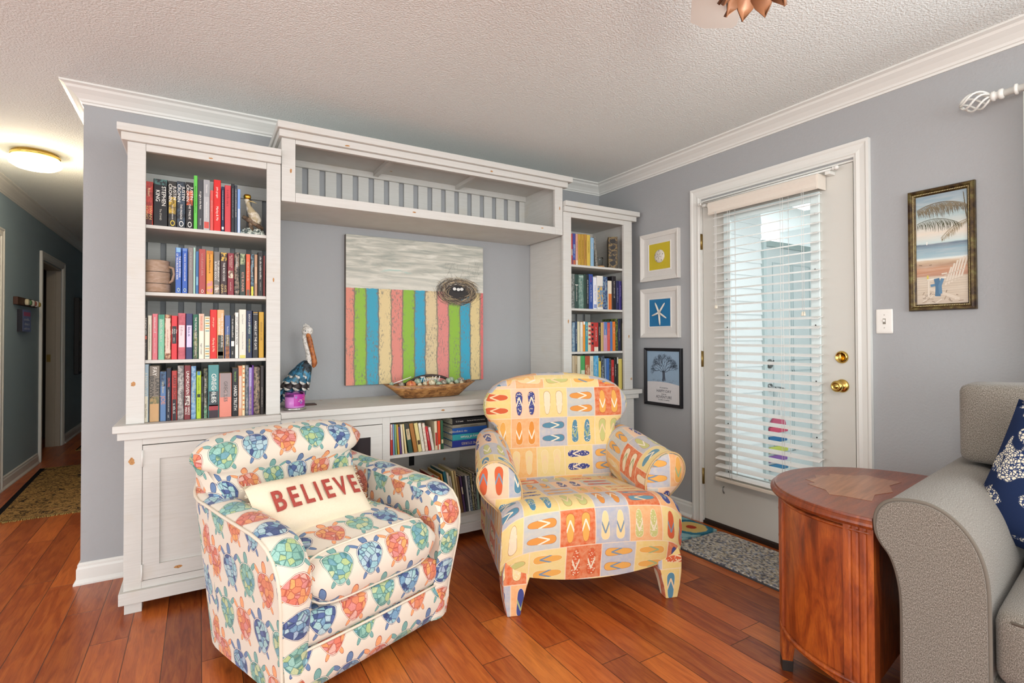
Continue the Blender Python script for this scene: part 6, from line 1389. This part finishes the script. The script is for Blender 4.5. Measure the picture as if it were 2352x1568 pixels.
for ang in (4, 62, 118, 176):
    a = R(ang); c = Vector((0.322*math.cos(a), 0.352*abs(math.sin(a))**0.92+0.004, 0)); nrm = Vector((math.cos(a)/0.325, math.sin(a)/0.36, 0)).normalized(); tn = Vector((-nrm.y, nrm.x, 0))
    mb = MB(); w = 0.034 if ang in (62, 118) else 0.040
    sec = []
    for i in range(17):
        u = -1+2*i/16; sec.append((u*w, 0.013+(-0.0035 if (abs(u) < 0.8 and i % 4 == 0) else 0.0)))
    sec = [(-w, -0.03)]+sec+[(w, -0.03)]
    ring = lambda s, z: [c+tn*(p*s)+nrm*(q*(1 if s == 1 else s))+Vector((0, 0, z)) for p, q in sec]
    mb.loft([ring(1, 0.617), ring(1, 0.15)], smooth=False); pst = mb.build('fluted_post', M['cherry'], et)
    mb = MB(); ring2 = lambda s, z: [c+tn*(p*s)+nrm*(q)+Vector((0, 0, z)) for p, q in ((-w, -0.045*s+0.013), (w, -0.045*s+0.013), (w, 0.013), (-w, 0.013))]
    mb.loft([ring2(1.05, 0.152), ring2(1.0, 0.13), ring2(0.72, 0.035)], smooth=False); lg = mb.build('leg', M['cherry'], et, bevel=0.002)
    mb = MB(); mb.loft([ring2(0.78, 0.038), ring2(0.72, 0.0)], smooth=False); mb.build('worn_foot', flat('#2a211c', 0.6), lg, bevel=0.002)
# curved apron between the legs and front door pulls
mb = MB()
for a0, a1 in ((4, 62), (62, 118), (118, 176)):
    o_ = []
    for i in range(17):
        a = R(a0+(a1-a0)*i/16); dp = 0.012+0.022*(abs(2*i/16-1)**2.2); x_, y_ = 0.327*math.cos(a), 0.362*abs(math.sin(a))**0.92+0.003
        o_.append([Vector((x_, y_, 0.152)), Vector((x_*0.95, y_*0.95, 0.152)), Vector((x_*0.95, y_*0.95, 0.150-dp)), Vector((x_, y_, 0.150-dp))])
    mb.loft(o_, smooth=False)
mb.build('apron', M['cherry'], et)
for z in (0.53, 0.43):
    for a in (80, 100):
        a = R(a); mb = MB(); mb.lathe([(0.006, 0), (0.006, 0.010), (0.012, 0.016), (0.010, 0.022), (0.001, 0.024)], 14, M4=Matrix.Translation((0.325*math.cos(a), 0.357*math.sin(a), z)) @ Matrix.Rotation(-PI/2, 4, 'X')); mb.build('drawer_knob', M['cherry_dark'], et)

# ------------------------------------------------------------------ sofa
sf = thing('sofa', 'grey tweed sofa with rolled arm at the right edge behind the end table', 'sofa', (-1.105, -2.492, 0), R(-82))
TW = M['tweed']
AP = [(0.060, 0.055), (0.058, 0.22), (0.059, 0.42), (0.053, 0.50), (0.036, 0.560), (0.012, 0.595), (0.000, 0.625), (0.000, 0.665), (0.014, 0.697), (0.042, 0.717), (0.085, 0.725), (0.126, 0.722), (0.165, 0.702), (0.200, 0.665), (0.224, 0.615), (0.236, 0.55), (0.238, 0.45), (0.238, 0.3), (0.238, 0.055)]
AP = [(p.x, p.y) for p in smooth_path([(a, b, 0) for a, b in AP], 4)]
def sofa_arm(x0, sg):
    g_ = UVM(); rr = []
    for y in (0.0, 0.02, 0.1, 0.25, 0.45, 0.65, 0.80, 0.86):
        rr.append([Vector((x0+sg*px, y, pz)) for px, pz in AP])
    g_.grid(rr, swap=False)
    f = [Vector((x0+sg*(0.14+(px-0.14)*0.965), 0.0 if True else 0, pz if pz < 0.1 else 0.40+(pz-0.40)*0.985)) for px, pz in AP]
    g_.add([Vector((p.x, -0.012, p.z)) for p in f], [tuple(range(len(f)))], False)
    fr = rr[0]; n = len(fr); g_.add(fr+[Vector((p.x, -0.012, p.z)) for p in f], [(i, i+1, n+i+1, n+i) for i in range(n-1)], True)
    g_.add(rr[-1], [tuple(range(len(f)))], False)
    o = g_.build('rolled_arm', TW, sf)
    MB().tube([p+Vector((0, -0.004, 0)) for p in fr], 0.0055, 7).build('piping', flat('#6a6258', 0.9), o)
sofa_arm(0.0, 1); sofa_arm(1.60, -1)
def rb(name, x0, x1, y0, y1, z0, z1, r, par=sf, mat=TW, n=12, bz=0, bx=0, by=0):
    m_ = MB(); m_.rbox((x0+x1)/2, (y0+y1)/2, (z0+z1)/2, x1-x0, y1-y0, z1-z0, r, n, bx, by, bz); return m_.build(name, mat, par, uv='box')
rb('base', 0.2, 1.40, 0.030, 0.84, 0.055, 0.305, 0.02); rb('frame_back', 0.06, 1.54, 0.76, 0.862, 0.055, 0.86, 0.04)
for x0, x1 in ((0.243, 0.798), (0.802, 1.357)):
    o = rb('seat_cushion', x0, x1, 0.0, 0.66, 0.312, 0.498, 0.035, bz=0.020, by=0.008)
    mb = MB()
    for z in (0.330, 0.476): mb.tube([(x0+0.025, 0.03, z), (x0+0.035, 0.004, z), (x0+0.1, -0.002, z+0.001), ((x0+x1)/2, -0.006, z+0.004), (x1-0.1, -0.002, z+0.001), (x1-0.035, 0.004, z)], 0.004, 6)
    mb.build('piping', flat('#5f574d', 0.9), o)
for x0, x1 in ((0.068, 0.798), (0.802, 1.532)):
    rb('back_cushion', x0, x1, 0.60, 0.79, 0.738, 1.005, 0.03, bz=0.010, by=0.012); rb('back_cushion_lower', max(0.245, x0), min(1.355, x1), 0.58, 0.77, 0.50, 0.78, 0.03, by=0.02)
for x in (0.1, 1.50):
    for y in (0.06, 0.80): MB().lathe([(0.02, 0), (0.028, 0.055)], 12, c=(x, y, 0)).build('foot', flat('#2c1d15'), sf)
bp = thing('throw_pillow', 'navy throw pillow with cream turtle block print leaning on the sofa arm', 'pillow', (0, 0, 0))
bp.matrix_world = Matrix.Translation((-1.105, -2.492, 0)) @ Matrix.Rotation(R(-82), 4, 'Z') @ Matrix.Translation((0.385, 0.440, 0.716)) @ Matrix.Rotation(R(-16), 4, 'X') @ Matrix.Rotation(R(16), 4, 'Y')
pillow('cushion_body', 0.44, 0.43, 0.15, M['navy'], bp, uv='box', pinch=0.05)
mb = MB()
for s in (-1, 1):
    mb.tube([(0.186*s*(1-0.03*(1-v*v)), -0.043*(1-v**4)**0.5-0.004, 0.2*v) for v in [-0.9+1.8*i/14 for i in range(15)]], 0.0012, 4)
mb.build('seam_stitching', flat('#d9d2bd'), bp)

# ------------------------------------------------------------------ rugs
g = G('braided_grey_rug'); x, y, z = g.sep(g.coord()); tr = (x*70.0)
row = (x/0.0100).floor(); rr_ = g.white(g.vec(row, 1.0, 1.0)); fx = (x/0.0100).fract()
sl = (y*1.0/0.0105 + abs(fx-0.5)*1.2); cellr = g.white(g.vec(row, sl.floor(), 2.0))
c = g.pal(cellr, ['#d6cfc2', '#a39d95', '#e6e1d6', '#7c7f8a', '#c2b7a2', '#b9b6b2', '#dcd6ca', '#6a6a6e', '#c9bda6', '#aab0bc'])
c = g.mix(g.sm(rr_, 0.65, 0.9)*0.3, c, hx('#a89a80'))
bh_ = abs(fx-0.5)*-2.0+1.0; g.bump(bh_+(sl.fract()-0.5)*(sl.fract()-0.5)*-2.0, 0.9, 0.006)
BR_ = g.done(c, 0.95, spec=0.1)
def rug_shape(w, l, r, n=6):
    pts = []
    for cx_, cy_, a0 in ((w/2-r, l/2-r, 0), (-w/2+r, l/2-r, 90), (-w/2+r, -l/2+r, 180), (w/2-r, -l/2+r, 270)):
        for i in range(n+1): a = R(a0+90*i/n); pts.append((cx_+r*math.cos(a), cy_+r*math.sin(a)))
    return pts
rg = thing('braided_rug', 'grey and cream braided rug in front of the exterior door', 'rug', (-0.262, -1.535, 0), R(0.5))
MB().prism(rug_shape(0.385, 0.73, 0.035), lambda a, b, d: Vector((a, b, d)), 0.002, 0.013).build('braided_top', BR_, rg, bevel=0.003)
MB().prism(rug_shape(0.400, 0.745, 0.04), lambda a, b, d: Vector((a, b, d)), 0.0003, 0.0065).build('dark_binding', flat('#4a4a4c', 0.9), rg, bevel=0.002)
g = G('hooked_flower_rug'); x, y, z = g.sep(g.coord()); nn = g.noise(g.coord(), 30, 3, 0.6)
dx = x-0.20; dy = y+0.065; rr_ = ((dx*dx+dy*dy*1.0).sqrt())+(nn-0.5)*0.035
c = g.ramp(rr_*5.0, [(0.0, '#b3402f'), (0.13, '#b3402f'), (0.17, '#dcb76a'), (0.44, '#d9c07c'), (0.48, '#3f7f96'), (0.62, '#2f6f86'), (0.66, '#8fb9bc'), (1.0, '#93bcc0')])
c2 = g.ramp(g.noise(g.coord(), 14, 2), [(0.55, '#8fb9bc'), (0.60, '#2f7288'), (0.66, '#2f7288'), (0.69, '#c2564e')], False)
c = g.mix(rr_.gt(0.145), c, g.mix(rr_.gt(0.17)*0.7, hx('#93bcc0'), c2))
g.bump(g.noise(g.coord(), 260, 2), 0.8, 0.004); HK = g.done(c, 0.95, spec=0.1)
hr = MB().prism(rug_shape(0.60, 0.36, 0.012), lambda a, b, d: Vector((a, b, d)), 0.0003, 0.010).build('hooked_rug', HK, bevel=0.003)
hr.location = (-0.36, -0.965, 0); hr.rotation_euler = (0, 0, R(-1)); tag(hr, 'blue hooked flower rug half hidden behind the yellow armchair', 'rug')
g = G('corridor_floral_rug'); x, y, z = g.sep(g.coord()); v1 = g.noise(g.vec(x*1.0, y*1.0, 0.0), 16, 4, 0.6, 2.2); v2 = g.noise(g.vec(x, y, 5.0), 22, 3, 0.6, 1.5)
c = g.ramp(v1, [(0.40, '#1c1a1e'), (0.45, '#9c7a48'), (0.53, '#b08a55'), (0.57, '#2a2626'), (0.61, '#a5834f'), (0.70, '#7a4a30')]); c = g.mix(g.sm(v2, 0.55, 0.6)*0.7, c, hx('#17171c'))
edge = (abs(x)).gt(0.295); c = g.mix(edge, c, hx('#17161b')); g.bump(v1, 0.3, 0.003); HR = g.done(c, 0.95, spec=0.1)
def hallrug(label, xc, y0, y1, w, rz=0):
    t_ = thing('runner_rug', label, 'rug', (xc, (y0+y1)/2, 0), rz); L = y1-y0
    MB().box(-w/2, w/2, -L/2, L/2, 0.0004, 0.008).build('woven_field', HR, t_)
    mb = MB()
    for e in (-1, 1):
        k = -w/2
        while k < w/2: mb.tube([(k, e*L/2, 0.005), (k+random.uniform(-.008, .008), e*(L/2+0.03), 0.003)], 0.0022, 4); k += 0.006
    f = mb.build('fringe', flat('#b59a5a', 0.9), t_); f['kind'] = 'stuff'
hallrug('black and gold floral runner on the corridor floor', -3.605, 1.36, 3.06, 0.66, R(2.5)); hallrug('second patterned runner farther down the corridor', -3.55, 3.92, 5.3, 0.62)

# ------------------------------------------------------------------ corridor things
cl = thing('ceiling_light', 'lit ribbed glass ceiling light with brass rim in the corridor', 'ceiling light', (-3.66, 1.28, H))
MB().lathe([(0.11, -0.0005), (0.118, -0.006), (0.118, -0.014), (0.126, -0.018), (0.126, -0.028), (0.120, -0.034), (0.10, -0.034), (0.10, -0.001)], 40, caps=False).build('brass_rim', M['brass'], cl)
mb = MB(); rings = []
for r, z in ((0.112, -0.030), (0.130, -0.045), (0.136, -0.062), (0.128, -0.082), (0.100, -0.100), (0.060, -0.110), (0.02, -0.113)):
    rings.append([Vector((r*(1+(0.012 if i % 2 else 0))*math.cos(2*PI*i/72), r*(1+(0.012 if i % 2 else 0))*math.sin(2*PI*i/72), z)) for i in range(72)])
mb.loft(rings); mb.build('glass_shade', M['lampglow'], cl)
point('corridor_lamp', (-3.66, 1.28, H-0.20), 13, (1.0, 0.82, 0.58), 0.08)
fr = thing('framed_picture', 'dark framed picture on the corridor wall beyond the doorway', 'picture', (XH+0.0005, 5.20, 1.22), PI/2)
MB().box(-0.17, 0.17, -0.05, 0, -0.47, 0.47).build('dark_frame', flat('#120b0e', 0.5), fr, bevel=0.004); box('print', -0.14, 0.14, -0.0525, -0.0502, -0.44, 0.44, art_mat('#6a5a50', '#3a3438', 20), fr)
sg_ = thing('small_sign', 'small blue and pink lettered sign on the corridor wall', 'sign', (XH+0.0005, 2.83, 1.335), PI/2)
MB().box(-0.125, 0.125, -0.035, 0, -0.095, 0.095).build('board', flat('#1a1420', 0.4), sg_); 
mb = MB(); mb.mat(flat('#6f7fb0')).box(-0.124, 0.124, -0.0362, -0.0352, -0.094, 0.094); mb.mat(flat('#b05a80')).box(-0.10, 0.10, -0.0370, -0.0363, 0.04, 0.075); mb.build('printed_face', None, sg_)
for z in (0.012, -0.028, -0.066): scribble('lettering', flat('#d5d8e6'), 0.17, 0.020, (0, -0.0366, z), (PI/2, 0, 0), sg_)
pg = thing('peg_rack', 'small dark wooden rack with carved figures above the lettered sign', 'wall rack', (XH+0.0005, 2.89, 1.495), PI/2)
MB().box(-0.30, 0.30, -0.03, 0, -0.03, 0.035).build('board', flat('#4a2a1c', 0.5), pg, bevel=0.003)
for k, (u, c) in enumerate(((-0.10, '#c9bfa0'), (-0.02, '#5a8a5a'), (0.07, '#d9d4c8'), (0.13, '#b0605a'), (0.2, '#e0dcd2'), (0.27, '#c9a848'))):
    MB().rbox(u, -0.045, 0.0, 0.05, 0.03, 0.055-0.01*(k % 2), 0.014, 5).build('carved_figure', flat(c), pg)

# ------------------------------------------------------------------ ceiling fan
fn = thing('ceiling_fan', 'white ceiling fan with a spiky bronze leaf light fitting, mostly above the frame', 'ceiling fan', (-1.84, -2.632, 0))
MB().lathe([(0.001, H-0.0005), (0.065, H-0.0005), (0.06, H-0.03), (0.02, H-0.05), (0.014, H-0.06), (0.014, H-0.15), (0.07, H-0.165), (0.115, H-0.19), (0.125, H-0.24), (0.10, H-0.285), (0.05, H-0.32), (0.001, H-0.32)], 32).build('motor_housing', M['trim'], fn)
BZ = flat('#7f573d', 0.45, 0.25)
for k in range(5):
    a = R(46+72*k); Rm = Matrix.Rotation(a, 4, 'Z') @ Matrix.Translation((0, 0, H-0.285)) @ Matrix.Rotation(R(9), 4, 'X')
    mb = MB(); out = [(0.17, -0.045), (0.25, -0.062), (0.45, -0.070), (0.585, -0.070), (0.60, -0.06), (0.605, 0.02), (0.575, 0.062), (0.45, 0.070), (0.25, 0.062), (0.17, 0.045)]
    mb.prism(out, lambda p, q, d, Rm=Rm: Rm @ Vector((p, q, d)), 0.0, 0.008); mb.build('blade', M['trim'], fn, bevel=0.002)
    mb = MB(); mb.mat(BZ); mb.tube([Rm @ Vector(p) for p in ((0.08, -0.02, 0.0), (0.16, -0.04, -0.035), (0.26, -0.055, -0.045), (0.34, -0.045, -0.030))], [0.02, 0.028, 0.022, 0.015], 10)
    mb.mat(flat('#e9e0d2', 0.4)); mb.tube([Rm @ Vector(p) for p in ((0.335, -0.046, -0.031), (0.40, -0.030, -0.018), (0.455, -0.028, -0.010))], [0.015, 0.012, 0.006], 10)
    mb.mat(flat('#2a2624')); mb.tube([Rm @ Vector(p) for p in ((0.453, -0.028, -0.010), (0.50, -0.032, -0.006))], [0.006, 0.002], 8); mb.build('blade_bracket', None, fn)
mb = MB(); mb.lathe([(0.05, H-0.32), (0.055, H-0.42), (0.045, H-0.48), (0.025, H-0.53), (0.001, H-0.535)], 24); mb.build('light_hub', flat('#b5793f', 0.3, 0.5), fn)
for lev, (n, r0, z0, L, dr) in enumerate(((11, 0.028, H-0.515, 0.062, 0.80), (9, 0.02, H-0.530, 0.070, 0.45))):
    for i in range(n):
        a = 2*PI*(i+0.5*lev)/n; d = Vector((math.cos(a)*dr, math.sin(a)*dr, -0.62)).normalized(); s = Vector((-math.sin(a), math.cos(a), 0)); root = Vector((r0*math.cos(a), r0*math.sin(a), z0)); nn = d.cross(s)
        mb = MB(); mb.loft([[root+d*L*t+s*w*c_+nn*0.006*(1-abs(c_)) for c_ in (-1, 0, 1)] for t, w in ((0, 0.012), (0.35, 0.024), (0.7, 0.016), (1, 0.0006))], caps=False, closed=False)
        o = mb.build('bronze_leaf', BZ, fn); m_ = o.modifiers.new('s', 'SOLIDIFY'); m_.thickness = 0.003
point('room_fill_light', (-1.95, -3.0, 1.72), 27, (1.0, 0.96, 0.90), 0.15)  # added out-of-view fill light, not part of the fan; lifts right wall and ceiling
